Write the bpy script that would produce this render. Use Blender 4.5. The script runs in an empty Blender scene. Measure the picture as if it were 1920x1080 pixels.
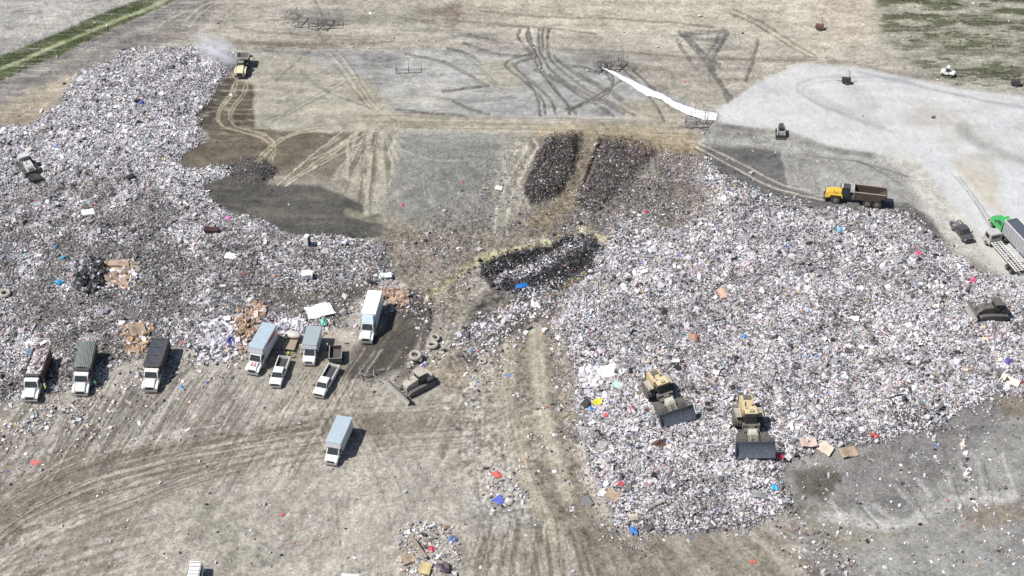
import bpy, math, random
import numpy as np
random.seed(7); RNG = np.random.default_rng(11)
C = bpy.context.scene.collection
R = math.radians
# ------------------------------------------------------------------ camera (a drone about 170 m up, long lens)
F = 3000.0; PITCH = R(39.0); CAMZ = 172.0
FW = np.array([0, math.cos(PITCH), -math.sin(PITCH)]); UP = np.array([0, math.sin(PITCH), math.cos(PITCH)])
def proj(x, y, z):                       # world -> photograph position (1920 x 1080), used as a survey map of the site
    dy = y; dz = z - CAMZ
    d = dy*FW[1] + dz*FW[2]; up = dy*UP[1] + dz*UP[2]
    return 960 + F*x/d, 540 - F*up/d
def ray(u, v, z=0.0):
    a = (u-960)/F; b = (540-v)/F
    dx, dy, dz = a, FW[1]+b*UP[1], FW[2]+b*UP[2]
    t = (z-CAMZ)/dz
    return dx*t, dy*t
def lin(c):
    c = np.array(c, float)/255.0
    return np.where(c <= .04045, c/12.92, ((c+.055)/1.055)**2.4)
KA = 0.70
def alb(c): a = lin(c)*KA; return a*.86+a.mean()*.14
# ------------------------------------------------------------------ noise
def vnoise(x, y, seed):
    r = np.random.default_rng(seed); n = 256
    t = r.random((n, n)).astype(np.float32)
    xi = np.floor(x).astype(np.int64); yi = np.floor(y).astype(np.int64)
    fx = (x-xi).astype(np.float32); fy = (y-yi).astype(np.float32)
    fx = fx*fx*(3-2*fx); fy = fy*fy*(3-2*fy)
    a = t[xi % n, yi % n]; b = t[(xi+1) % n, yi % n]; c = t[xi % n, (yi+1) % n]; d = t[(xi+1) % n, (yi+1) % n]
    return (a*(1-fx)+b*fx)*(1-fy)+(c*(1-fx)+d*fx)*fy
def fbm(x, y, s, seed, o=4, g=.55):
    v = 0; a = 1; tot = 0
    for k in range(o):
        v = v + a*vnoise(x/s*2**k+17.3*k, y/s*2**k+5.1*k, seed+k); tot += a; a *= g
    return v/tot
def rot(x, y, deg):
    c, s = math.cos(R(deg)), math.sin(R(deg)); return x*c+y*s, -x*s+y*c
def sstep(a, b, x):
    t = np.clip((x-a)/(b-a), 0, 1); return t*t*(3-2*t)
def poly(u, v, pts, f=8.0):               # soft polygon mask, f = feather in map units
    pts = np.array(pts, float)
    m = np.zeros(u.shape, np.float32)
    sel = (u > pts[:,0].min()-f) & (u < pts[:,0].max()+f) & (v > pts[:,1].min()-f) & (v < pts[:,1].max()+f)
    if not sel.any(): return m
    x = u[sel]; y = v[sel]; ins = np.zeros(x.shape, bool); d2 = np.full(x.shape, 1e12)
    for i in range(len(pts)):
        ax, ay = pts[i]; bx, by = pts[(i+1) % len(pts)]
        c = ((ay > y) != (by > y))
        if ay != by: ins ^= c & (x < (bx-ax)*(y-ay)/(by-ay)+ax)
        L = (bx-ax)**2+(by-ay)**2+1e-9
        t = np.clip(((x-ax)*(bx-ax)+(y-ay)*(by-ay))/L, 0, 1)
        d2 = np.minimum(d2, (x-ax-t*(bx-ax))**2+(y-ay-t*(by-ay))**2)
    d = np.sqrt(d2); sd = np.where(ins, d, -d)
    m[sel] = sstep(-f, f, sd); return m
def smooth_pts(pts, n=2):
    p = [tuple(q) for q in pts]
    for _ in range(n):
        q = [p[0]]
        for a, b in zip(p[:-1], p[1:]):
            q += [(a[0]*.75+b[0]*.25, a[1]*.75+b[1]*.25), (a[0]*.25+b[0]*.75, a[1]*.25+b[1]*.75)]
        q.append(p[-1]); p = q
    return p
def sdist(u, v, pts, w):                  # distance to a polyline, inside its surroundings only
    pts = np.array(smooth_pts(pts), float); big = w*2.5+3
    out = np.full(u.shape, 1e3, np.float32)
    sel = (u > pts[:,0].min()-big) & (u < pts[:,0].max()+big) & (v > pts[:,1].min()-big) & (v < pts[:,1].max()+big)
    if not sel.any(): return out
    x = u[sel]; y = v[sel]; d2 = np.full(x.shape, 1e6)
    for (ax, ay), (bx, by) in zip(pts[:-1], pts[1:]):
        L = (bx-ax)**2+(by-ay)**2+1e-9
        t = np.clip(((x-ax)*(bx-ax)+(y-ay)*(by-ay))/L, 0, 1)
        d2 = np.minimum(d2, (x-ax-t*(bx-ax))**2+(y-ay-t*(by-ay))**2)
    out[sel] = np.sqrt(d2); return out
def stroke(u, v, pts, w, f=None):
    f = w*.5 if f is None else f
    return 1-sstep(max(w/2-f/2, 0), w/2+f/2, sdist(u, v, pts, w+f))
# ------------------------------------------------------------------ outlines on the survey map
LEFT = [(-200,250),(60,235),(90,205),(150,140),(225,105),(300,98),(345,88),(400,93),(440,100),(425,135),(395,178),(365,215),(385,262),(338,290),(340,316),(445,318),(382,345),(400,385),(470,410),(560,445),(722,455),(735,500),(700,540),(660,560),(640,610),(560,620),(480,640),(420,660),(330,650),(300,650),(200,690),(100,735),(-200,800)]
RIGHT = [(1330,308),(1375,338),(1415,368),(1500,385),(1600,398),(1710,412),(1770,470),(1850,525),(2100,560),(2100,700),(1905,735),(1850,745),(1760,785),(1730,800),(1640,835),(1545,842),(1470,868),(1455,905),(1490,950),(1400,985),(1290,1005),(1250,1000),(1160,985),(1130,925),(1105,860),(1080,760),(1090,700),(1050,620),(1060,565),(1110,510),(1145,440),(1165,412),(1215,408),(1250,440),(1285,430),(1330,400),(1350,370),(1300,335)]
W1 = [(1035,255),(1085,250),(1082,290),(1065,340),(1045,370),(995,382),(980,352),(1008,290)]
W2 = [(1128,253),(1180,258),(1228,276),(1222,300),(1195,320),(1150,360),(1110,395),(1080,385),(1112,320)]
BURN = [(905,495),(940,478),(1010,462),(1060,434),(1095,440),(1135,462),(1142,482),(1110,512),(1060,530),(1010,548),(960,552),(925,535),(903,515)]
GRAVEL = [(1495,120),(1600,124),(1700,145),(1800,165),(2100,200),(2100,560),(1880,520),(1850,480),(1790,400),(1730,310),(1640,288),(1560,275),(1480,245),(1350,232),(1345,205),(1390,175),(1420,155)]
def base_height(x, y):
    u, v = proj(x, y, 0*x)
    un = u+18*(fbm(x,y,7,31)-.5); vn = v+14*(fbm(x,y,7,37)-.5)
    l = poly(un, vn, LEFT, 26); r = poly(un, vn, RIGHT, 26)
    h = .9*(fbm(x,y,45,3,3)-.5)
    h = h + l*(.9+1.9*(fbm(x,y,11,41,3)-.5)) + r*(1.5+2.2*(fbm(x,y,12,43,3)-.5))
    h = h + poly(un,vn,W1,12)*1.5 + poly(un,vn,W2,14)*.9
    h = h + poly(u,v,[(448,305),(490,300),(512,318),(490,338),(455,335)],12)*1.2
    h = h + stroke(u,v,[(1068,615),(1075,720),(1092,850),(1125,945),(1180,1000)],30,30)*.5
    h = h + stroke(u,v,[(798,548),(806,590),(790,640),(770,690),(740,710)],12,12)*.7
    h = h - stroke(u,v,[(1128,262),(1112,300),(1098,340)],7,5)*.8
    h = h + stroke(u,v,[(940,520),(1010,490),(1080,470),(1120,465)],50,50)*-.3
    h = h + poly(u,v,[(745,1010),(790,985),(850,1000),(870,1050),(840,1090),(750,1090)],14)*.5
    g = np.clip(l+r, 0, 1)
    return h, g
def full_height(x, y):
    h, g = base_height(x, y)
    far = sstep(30, 60, np.abs(y-235)-60)
    h = h + g*(1.1*(fbm(x,y,3.6,51,3)-.5) + .35*(fbm(x,y,1.1,57,2)-.5))
    h = h + (1-g)*(.22*(fbm(x,y,2.6,61,3)-.5) + .10*(fbm(x,y,.8,67,2)-.5))
    u, v = proj(x, y, 0*x); rg_ = np.clip(poly(u,v,[(600,440),(900,400),(960,260),(1330,270),(1350,420),(1100,520),(1090,620),(900,600),(780,560)],30)+stroke(u,v,[(1050,600),(1075,720),(1090,850),(1120,950),(1200,1015)],60,40)+stroke(u,v,[(798,548),(806,600),(780,680),(740,705)],30,20),0,1)
    h = h + rg_*(.9*(fbm(x,y,3.0,71,3)-.5)+.5*(fbm(x,y,1.0,73,2)-.5)); ax, ay = rot(x,y,-20); h = h + poly(u,v,[(-100,760),(900,700),(1060,1000),(1000,1200),(-100,1200)],40)*.16*(fbm(ax,ay/14,.7,75,2)-.5)
    return h
def hat(x, y): return float(full_height(np.array([x], float), np.array([y], float))[0]) if 'ZG' not in globals() or not (-121 < x < 121 and 139 < y < 324) else float(grid_height(np.array([x], float), np.array([y], float))[0])
def P(u, v, up=0.0):                      # map position -> point on the ground (or up metres over it)
    z = up
    for _ in range(5):
        x, y = ray(u, v, z); z = hat(x, y)+up
    return x, y, z
# ------------------------------------------------------------------ objects and materials
def tag(o, label=None, cat=None, group=None, kind=None):
    if label: o['label'] = label
    if cat: o['category'] = cat
    if group: o['group'] = group
    if kind: o['kind'] = kind
    return o
def mesh_obj(name, verts, faces, mat, parent=None, smooth=False):
    me = bpy.data.meshes.new(name); me.from_pydata([tuple(map(float, p)) for p in verts], [], faces); me.validate()
    me.materials.append(mat)
    if smooth: me.polygons.foreach_set('use_smooth', [True]*len(me.polygons))
    o = bpy.data.objects.new(name, me); C.objects.link(o)
    if parent: o.parent = parent
    return o
def thing(name, label, cat, loc=(0,0,0), rz=0, group=None, scale=1.0):
    o = bpy.data.objects.new(name, None); C.objects.link(o); o.location = loc; o.rotation_euler = (0,0,rz)
    o.scale = (scale,)*3; o.empty_display_size = .5
    return tag(o, label, cat, group)
class G:
    def __init__(s): s.v = []; s.f = []
    def add(s, vs, fs):
        n = len(s.v); s.v += [tuple(q) for q in vs]; s.f += [tuple(i+n for i in f) for f in fs]; return s
    def box(s, x0, x1, y0, y1, z0, z1, ti=0, tf=0, tb=0):   # ti: side taper at the top, tf / tb: front / back taper
        vs = [(x0,y0,z0),(x1,y0,z0),(x1,y1,z0),(x0,y1,z0),(x0+ti,y0+tb,z1),(x1-ti,y0+tb,z1),(x1-ti,y1-tf,z1),(x0+ti,y1-tf,z1)]
        return s.add(vs, [(0,3,2,1),(4,5,6,7),(0,1,5,4),(1,2,6,5),(2,3,7,6),(3,0,4,7)])
    def prism(s, prof, x0, x1, ti=0):      # profile in (y,z), extruded along x
        n = len(prof); zs = [p[1] for p in prof]; z0, z1 = min(zs), max(zs)
        k = [ti*(p[1]-z0)/(z1-z0+1e-9) for p in prof]
        vs = [(x0+k[i],p[0],p[1]) for i, p in enumerate(prof)]+[(x1-k[i],p[0],p[1]) for i, p in enumerate(prof)]
        return s.add(vs, [tuple(range(n)), tuple(range(2*n-1, n-1, -1))]+[(i,i+n,(i+1)%n+n,(i+1)%n) for i in range(n)])
    def cyl(s, a, b, r, n=12, r2=None):
        a = np.array(a, float); b = np.array(b, float); d = b-a; d /= np.linalg.norm(d)+1e-9
        t = np.array([0,0,1.]) if abs(d[2]) < .9 else np.array([1.,0,0])
        p = np.cross(d, t); p /= np.linalg.norm(p); q = np.cross(d, p); r2 = r if r2 is None else r2
        vs = [a+r*(math.cos(k*2*math.pi/n)*p+math.sin(k*2*math.pi/n)*q) for k in range(n)]+[b+r2*(math.cos(k*2*math.pi/n)*p+math.sin(k*2*math.pi/n)*q) for k in range(n)]
        return s.add(vs, [tuple(range(n)), tuple(range(2*n-1, n-1, -1))]+[(k,k+n,(k+1)%n+n,(k+1)%n) for k in range(n)])
    def ring(s, c, ax, R0, r, n=20, m=8, w=1.0):   # torus round an axis
        c = np.array(c, float); d = np.array(ax, float); d /= np.linalg.norm(d)
        t = np.array([0,0,1.]) if abs(d[2]) < .9 else np.array([1.,0,0])
        p = np.cross(d, t); p /= np.linalg.norm(p); q = np.cross(d, p); vs = []; fs = []
        for i in range(n):
            e = math.cos(i*2*math.pi/n)*p+math.sin(i*2*math.pi/n)*q
            for j in range(m):
                a = j*2*math.pi/m; vs.append(c+e*(R0+r*math.cos(a))+d*r*w*math.sin(a))
        for i in range(n):
            for j in range(m):
                fs.append((i*m+j, ((i+1)%n)*m+j, ((i+1)%n)*m+(j+1)%m, i*m+(j+1)%m))
        return s.add(vs, fs)
    def build(s, name, mat, parent=None, bevel=0, smooth=False):
        o = mesh_obj(name, s.v, s.f, mat, parent, smooth)
        me = o.data; me.update()
        import bmesh
        bm = bmesh.new(); bm.from_mesh(me); bmesh.ops.recalc_face_normals(bm, faces=bm.faces)
        if bevel: bmesh.ops.bevel(bm, geom=list(bm.edges), offset=bevel, segments=2, affect='EDGES', clamp_overlap=True)
        bm.to_mesh(me); bm.free(); return o
MATS = {}
def pmat(name, c, rough=.6, metal=0, dirt=.0, dcol=(.30,.25,.19), scale=1.2, vary=.12, spec=.5):
    if name in MATS: return MATS[name]
    m = bpy.data.materials.new(name); m.use_nodes = True; nt = m.node_tree; b = nt.nodes['Principled BSDF']
    b.inputs['Roughness'].default_value = rough; b.inputs['Metallic'].default_value = metal
    b.inputs['Specular IOR Level'].default_value = spec
    tc = nt.nodes.new('ShaderNodeTexCoord'); n1 = nt.nodes.new('ShaderNodeTexNoise'); n1.inputs['Scale'].default_value = scale
    n1.inputs['Detail'].default_value = 6; n1.inputs['Roughness'].default_value = .7
    nt.links.new(tc.outputs['Object'], n1.inputs['Vector'])
    r1 = nt.nodes.new('ShaderNodeMapRange'); r1.inputs[1].default_value = .3; r1.inputs[2].default_value = .7
    r1.inputs[3].default_value = 1-vary; r1.inputs[4].default_value = 1+vary*.4
    nt.links.new(n1.outputs['Fac'], r1.inputs[0])
    mx = nt.nodes.new('ShaderNodeMix'); mx.data_type = 'RGBA'; mx.inputs[6].default_value = (*c,1); mx.inputs[7].default_value = (*dcol,1)
    n2 = nt.nodes.new('ShaderNodeTexNoise'); n2.inputs['Scale'].default_value = scale*1.7; n2.inputs['Detail'].default_value = 8; n2.inputs['Roughness'].default_value = .75
    nt.links.new(tc.outputs['Object'], n2.inputs['Vector'])
    r2 = nt.nodes.new('ShaderNodeMapRange'); r2.inputs[1].default_value = .38; r2.inputs[2].default_value = .72
    r2.inputs[3].default_value = dirt*.35; r2.inputs[4].default_value = min(dirt*1.6, 1)
    nt.links.new(n2.outputs['Fac'], r2.inputs[0]); nt.links.new(r2.outputs[0], mx.inputs[0])
    hs = nt.nodes.new('ShaderNodeHueSaturation'); nt.links.new(mx.outputs[2], hs.inputs['Color']); nt.links.new(r1.outputs[0], hs.inputs['Value'])
    nt.links.new(hs.outputs[0], b.inputs['Base Color'])
    MATS[name] = m; return m
def attr_mat(name, rough=.85, noise=.25, nscale=3.0, bump=.0, bscale=4.0, spec=.2, hue=False):
    m = bpy.data.materials.new(name); m.use_nodes = True; nt = m.node_tree; b = nt.nodes['Principled BSDF']
    b.inputs['Roughness'].default_value = rough; b.inputs['Specular IOR Level'].default_value = spec
    a = nt.nodes.new('ShaderNodeAttribute'); a.attribute_name = 'Col'
    tc = nt.nodes.new('ShaderNodeTexCoord')
    n1 = nt.nodes.new('ShaderNodeTexNoise'); n1.inputs['Scale'].default_value = nscale; n1.inputs['Detail'].default_value = 5; n1.inputs['Roughness'].default_value = .75
    nt.links.new(tc.outputs['Object'], n1.inputs['Vector'])
    r1 = nt.nodes.new('ShaderNodeMapRange'); r1.inputs[1].default_value = .3; r1.inputs[2].default_value = .7
    r1.inputs[3].default_value = 1-noise; r1.inputs[4].default_value = 1+noise
    nt.links.new(n1.outputs['Fac'], r1.inputs[0])
    hs = nt.nodes.new('ShaderNodeHueSaturation'); nt.links.new(a.outputs['Color'], hs.inputs['Color']); nt.links.new(r1.outputs[0], hs.inputs['Value'])
    if hue:
        n3 = nt.nodes.new('ShaderNodeTexNoise'); n3.inputs['Scale'].default_value = 2.1; n3.inputs['Detail'].default_value = 3; n3.inputs['Roughness'].default_value = .9; nt.links.new(tc.outputs['Object'], n3.inputs['Vector'])
        r3 = nt.nodes.new('ShaderNodeMapRange'); r3.inputs[1].default_value = .36; r3.inputs[2].default_value = .60; r3.inputs[3].default_value = .72; r3.inputs[4].default_value = 1.14; nt.links.new(n3.outputs['Fac'], r3.inputs[0])
        mp = nt.nodes.new('ShaderNodeMath'); mp.operation = 'MULTIPLY'; nt.links.new(r1.outputs[0], mp.inputs[0]); nt.links.new(r3.outputs[0], mp.inputs[1]); mm = nt.nodes.new('ShaderNodeMix'); mm.inputs[2].default_value = 1.0; nt.links.new(a.outputs['Alpha'], mm.inputs[0]); nt.links.new(mp.outputs[0], mm.inputs[3]); nt.links.new(mm.outputs[0], hs.inputs['Value'])
    nt.links.new(hs.outputs[0], b.inputs['Base Color'])
    if bump:
        n2 = nt.nodes.new('ShaderNodeTexNoise'); n2.inputs['Scale'].default_value = bscale; n2.inputs['Detail'].default_value = 4
        nt.links.new(tc.outputs['Object'], n2.inputs['Vector'])
        bp = nt.nodes.new('ShaderNodeBump'); bp.inputs['Strength'].default_value = bump; bp.inputs['Distance'].default_value = .12
        nt.links.new(n2.outputs['Fac'], bp.inputs['Height']); nt.links.new(bp.outputs[0], b.inputs['Normal'])
    return m
def fast_mesh(name, V, Fq, col, mat, smooth=False, alpha=None):
    V = np.asarray(V, np.float32); Fq = np.asarray(Fq, np.int32); k = Fq.shape[1]
    me = bpy.data.meshes.new(name); me.vertices.add(len(V)); me.vertices.foreach_set('co', V.ravel())
    me.loops.add(Fq.size); me.loops.foreach_set('vertex_index', Fq.ravel())
    me.polygons.add(len(Fq)); me.polygons.foreach_set('loop_start', np.arange(0, Fq.size, k, dtype=np.int32))
    me.polygons.foreach_set('use_smooth', np.full(len(Fq), smooth))
    me.update(calc_edges=True)
    at = me.attributes.new('Col', 'FLOAT_COLOR', 'POINT')
    c4 = np.ones((len(V), 4), np.float32); c4[:, :3] = col; c4[:, 3] = 1 if alpha is None else alpha; at.data.foreach_set('color', c4.ravel())
    me.materials.append(mat); o = bpy.data.objects.new(name, me); C.objects.link(o); return o
# ------------------------------------------------------------------ the ground: one sheet with the survey's soils
RUT = [None]
def st_(x, y): a, b = rot(x,y,-22); return fbm(a,b/12,.8,261,3)
LANE = ([(995,262),(1000,275),(975,315),(952,360),(940,405),(936,440)],[(958,610),(948,700),(955,800),(985,900),(1040,1010)],[(1003,605),(1008,700),(1020,790),(1040,860),(1060,930)])
def ground_colour(x, y, z):
    u, v = proj(x, y, z)
    n1 = fbm(x,y,9,101,4); n2 = fbm(x,y,2.5,111,4); n3 = fbm(x,y,.8,121,3); n4 = fbm(x,y,22,131,3); hs = fbm(x/4.5,y*1.0,2.0,141,4)
    uw = u+22*(fbm(x,y,6,151,4)-.5)+8*(n3-.5); vw = v+16*(fbm(x,y,6,161,4)-.5)+6*(n3-.5)
    us = u+7*(fbm(x,y,5,171,3)-.5)+3*(n3-.5); vs = v+4*(fbm(x,y,5,173,3)-.5)+2*(n3-.5)
    col = np.empty((len(x), 3), np.float32); col[:] = alb((184,177,164))
    def mix(m, c, warp=None):
        col[:] = col*(1-m[:,None]) + alb(c).astype(np.float32)*m[:,None]
    W = lambda pts, f=10: poly(uw, vw, pts, f)
    S = lambda pts, f=5: poly(us, vs, pts, f)
    T = lambda pts, w, f=None: stroke(us, vs, pts, w, f)
    TW = lambda pts, w, f=None: stroke(uw, vw, pts, w, f)
    # broad soils
    mix(sstep(.42,.7,n4)*.6, (168,160,146)); mix(sstep(.5,.75,fbm(x,y,15,181,4))*.6, (196,188,172))
    mix(W([(850,-200),(2200,-200),(1640,60),(1560,110),(1500,110),(1380,60),(1000,70),(880,40)],18)*.8, (203,193,172))
    mix(W([(430,0),(860,20),(1000,50),(760,90),(480,90),(380,70)],16)*.7, (176,170,156))
    mix(W([(1180,90),(1540,100),(1420,160),(1340,205),(1280,190),(1200,140)],10)*.7, (172,164,150))
    # top left
    mix(S([(-400,-300),(420,-120),(255,0),(120,55),(0,106),(-400,270)],3), (176,174,170))
    mix(T([(-60,100),(60,52),(140,28),(240,-5)],26,24)*.8, (196,192,182)); mix(T([(-40,50),(60,38),(160,10)],10,10)*.5,(205,203,198))
    mix(S([(-400,350),(0,168),(110,118),(200,80),(300,38),(400,-10),(560,-70),(330,-20),(330,0),(0,150),(-400,330)],6), (136,131,128))
    mix(W([(-400,420),(-20,170),(120,115),(220,70),(300,40),(420,-30),(400,30),(330,90),(210,100),(120,150),(60,200),(-30,240)],12)*.85, (137,132,129))
    mix(W([(-30,215),(60,170),(150,135),(100,190),(60,235),(-30,245)],10), (170,158,138))
    gr = S([(-400,265),(0,104),(90,70),(165,35),(255,0),(400,-70),(480,-110),(560,-90),(330,0),(210,55),(120,100),(0,152),(-400,325)],3)
    mix(gr, (84,96,64)); mix(gr*sstep(.45,.6,n2)*.6, (104,114,76))
    mix(T([(-200,218),(0,131),(90,92),(200,47),(310,2),(420,-50)],6,4), (160,166,122))
    # top right scrub
    sc = W([(1620,-150),(2200,-150),(2200,215),(1920,180),(1790,160),(1700,120),(1650,60)],14)
    mix(sc*.85, (166,163,146)); mix(sc*sstep(.47,.58,fbm(x/3.5,y,2.4,191,4))*.8, (120,118,98)); mix(sc*sstep(.54,.62,fbm(x/3,y,2.4,195,4))*.85, (92,98,70))
    mix(TW([(1560,115),(1700,140),(1830,172),(1960,195)],12,12)*.7, (150,142,128))
    mix(W([(1490,-60),(1620,-60),(1650,60),(1640,110),(1560,70)],12)*.7, (198,186,168))
    # graded pads
    pad = S([(475,96),(640,92),(800,90),(960,97),(1110,108),(1180,140),(1290,190),(1310,215),(1250,238),(1000,232),(745,222),(480,242)],4)
    mix(pad, (168,168,165))
    mix(W([(472,105),(560,100),(620,130),(700,150),(760,235),(480,243)],12)*.75, (180,173,150))
    mix(W([(720,160),(800,145),(870,165),(820,215),(760,212)],10)*.8, (186,184,175))
    mix(W([(770,92),(806,96),(805,135),(780,150),(750,118)],6)*.6, (190,190,186))
    mix(W([(895,110),(950,110),(990,160),(960,168),(900,150)],8)*.6, (176,166,142))
    mix(W([(1150,190),(1230,185),(1290,215),(1280,250),(1180,245)],10)*.55, (188,174,142))
    mix(TW([(300,60),(420,82),(560,86),(760,88)],16,14)*.6, (150,142,128)); mix(TW([(850,60),(1000,95),(1150,98),(1240,110)],14,12)*.55, (142,138,130))
    # middle grey pad and dark cover soil
    mix(S([(738,252),(945,247),(985,262),(965,330),(955,420),(900,440),(800,440),(735,415),(700,390),(735,300)],7), (148,147,141))
    mix(S([(392,260),(366,216),(396,178),(425,135),(445,150),(474,158),(477,240),(560,247),(735,250),(740,300),(720,330),(520,330),(440,322),(340,318),(334,292)],4), (112,103,88))
    mix(S([(450,160),(474,158),(477,240),(430,236),(425,190)],4)*.5, (98,90,78))
    mix(S([(430,140),(395,178),(366,216),(380,250),(405,215),(425,180),(445,150)],4)*.8, (88,82,72))
    mix(W([(500,335),(640,255),(735,252),(740,400),(660,400),(560,380)],14)*.7, (146,140,124)); rd = np.arctan2(v-215,u-712); mix(W([(600,262),(640,246),(765,248),(735,320),(720,400),(670,400),(620,330)],12)*sstep(.42,.58,fbm(rd*16,np.hypot(u-712,v-215)/120,1.0,203,3))*.8, (192,186,166))
    mix(S([(378,346),(440,326),(515,345),(600,348),(700,392),(728,420),(724,446),(640,452),(560,448),(470,412),(400,386)],4), (99,97,92))
    mix(W([(440,305),(495,298),(515,318),(495,345),(450,340),(400,330)],5), (80,77,78))
    hl = sstep(.46,.6,fbm(x/8,y,1.1,201,3))
    mix(hl*S([(340,255),(700,250),(720,440),(400,400)],6)*.25, (140,132,116))
    mix(W([(725,400),(800,430),(960,420),(1010,400),(1060,430),(990,452),(905,482),(870,560),(850,620),(800,560),(760,540),(730,500),(715,450)],12), (158,150,133)); mix(W([(725,400),(960,420),(1060,430),(905,482),(850,620),(730,500)],12)*sstep(.45,.6,fbm(x,y,4,257,3))*.5, (128,121,108))
    mix(W([(760,405),(960,425),(1040,430),(1000,455),(880,480),(790,450)],12)*.5, (126,120,106))
    # centre speckled ground round the windrows
    mix(W([(960,260),(1090,245),(1300,270),(1340,310),(1300,340),(1340,390),(1280,430),(1160,410),(1140,440),(1060,432),(960,440),(960,400),(1000,380),(975,340)],10), (136,129,118)); mix(W([(1090,330),(1320,300),(1330,400),(1230,410),(1060,440)],12)*sstep(.4,.6,fbm(x,y,5,259,3))*.6, (114,109,102))
    mix(W([(1085,250),(1128,253),(1112,320),(1085,380),(1020,440),(980,420),(1045,370),(1078,300)],7), (148,136,114))
    mix(W([(940,255),(1000,262),(995,300),(975,350),(970,420),(920,430)],6)*.85, (170,165,150))
    mix(S(W1,4), (74,66,58)); mix(S(W2,5), (92,84,77)); mix(W([(1170,262),(1228,272),(1220,300),(1180,300)],6)*.6, (112,88,72))
    mix(T([(1130,256),(1118,290),(1100,335),(1088,360)],5,4), (62,48,36))
    # haul road across
    mix(TW([(690,218),(800,230),(1000,234),(1200,240),(1300,262),(1420,262),(1500,282)],24,14)*.8, (172,162,138))
    mix(W([(1000,238),(1200,235),(1330,260),(1340,290),(1240,285),(1130,258),(1010,256)],9)*.6, (180,160,122))
    for k in range(9):
        a = 216+k*3.6; sh = (RNG.random()-.5)*60
        mix(T([(700+sh,a-4),(900,a+1),(1100+sh,a+3),(1290,a+10)],2.2,2)*.55*sstep(.35,.6,fbm(x/6,y,1.5,300+k,3)), [(204,196,178),(140,128,104),(196,188,168)][k%3])
    # east: pale limestone yard
    mix(W([(1290,225),(1500,245),(1720,290),(1800,420),(1900,540),(2000,560),(1720,415),(1560,395),(1440,372),(1330,300)],8), (168,166,160))
    gv = S(GRAVEL, 5); mix(gv, (212,212,209))
    mix(gv*sstep(.5,.75,fbm(x/2,y,12,197,4))*.4, (198,201,204))
    mix(gv*W([(1690,205),(1740,190),(1830,235),(1920,300),(2000,330),(1960,380),(1800,330),(1740,280)],16)*.5*sstep(.3,.6,fbm(x/2,y,5,199,4)), (188,180,162))
    mix(gv*TW([(1800,240),(1860,280),(1920,300),(2000,330)],16,14)*.6, (150,150,146))
    mix(W([(1640,285),(1740,300),(1770,340),(1850,420),(1900,520),(1800,470),(1750,420),(1700,330)],14)*.85, (207,203,192))
    mix(W([(1780,300),(1860,340),(1880,400),(1830,380)],12)*.7, (200,190,166)); mix(T([(1735,285),(1775,330),(1810,375),(1845,420)],44,22)*.85, (212,214,214))
    mix(W([(1860,300),(2000,330),(2000,430),(1900,400)],12)*.8, (212,214,218))
    ring = [(1700,150),(1600,143),(1520,145),(1488,160),(1510,185),(1580,212),(1640,235),(1660,240)]
    mix(gv*T(ring,5,5)*.55, (168,172,176)); mix(gv*T([(p[0]+12,p[1]+7) for p in ring],4,4)*.45, (172,176,180))
    mix(gv*TW([(1520,180),(1600,215),(1650,240)],16,14)*.4, (172,172,172)); mix(gv*TW([(1590,165),(1640,200),(1600,215)],34,30)*.35,(180,178,174))
    mix(gv*T([(1610,135),(1740,165),(1860,192),(1980,212)],5,5)*.6, (160,164,172))
    mix(T([(1345,232),(1480,256),(1560,282),(1640,290)],6,8)*.6, (140,136,128))
    # dark strip with wheel marks leading to the yellow truck
    mix(S([(1310,272),(1400,275),(1462,285),(1480,350),(1540,372),(1700,380),(1750,415),(1770,450),(1712,414),(1500,388),(1415,370),(1335,310)],5), (116,114,111))
    mix(S([(1466,288),(1530,285),(1540,365),(1482,352)],4)*.5, (150,147,140))
    gv_ = gv
    # right and lower right
    mix(W([(1470,868),(1545,842),(1640,835),(1760,785),(1850,745),(2100,700),(2100,1300),(1550,1300),(1510,1040),(1470,960),(1455,905)],10), (158,156,151))
    mix(W([(1640,840),(1760,785),(1850,750),(1900,770),(1800,850),(1690,960),(1580,950),(1540,900)],16)*.7, (136,133,130))
    mix(W([(1490,885),(1560,870),(1580,900),(1550,940),(1500,920)],8)*.8, (100,94,82))
    mix(W([(1470,930),(1560,950),(1700,1000),(1560,1040),(1480,1000)],12)*.6, (156,148,128)); mix(W([(1800,960),(1920,930),(1920,975),(1830,995)],10)*.6, (150,134,112))
    mix(W([(1850,740),(1960,700),(1960,800),(1880,780)],10)*.7,(140,126,104))
    mix(TW([(1540,965),(1680,990),(1780,940),(1900,930)],22,14)*.8, (196,194,187))
    for a,b in [((1560,940),(1590,985)),((1640,945),(1690,990)),((1685,920),(1740,985)),((1775,890),(1800,960)),((1830,860),(1850,950)),((1880,850),(1905,930)),((1610,940),(1650,985)),((1800,870),(1830,940)),((1720,900),(1760,950))]:
        mix(T([a,b],7,5)*.6, (200,198,192)); RUT[0] = RUT[0] if RUT[0] is None else RUT[0]
    for a,b in [((1690,905),(1735,975)),((1782,895),(1806,965)),((1838,862),(1858,948)),((1600,940),(1640,985))]:
        mix(T([(a[0]+5,a[1]),(b[0]+5,b[1])],2.5,2)*.7, (104,100,95))
    # lower left and centre dirt
    stm = W([(-100,760),(100,740),(330,660),(460,660),(440,720),(420,800),(250,850),(60,900),(-100,940)],18)
    ax, ay = rot(x, y, -20); st = .6*fbm(ax, ay/22, .55, 211, 2)+.4*fbm(ax, ay/12, 1.6, 212, 2)
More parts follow.
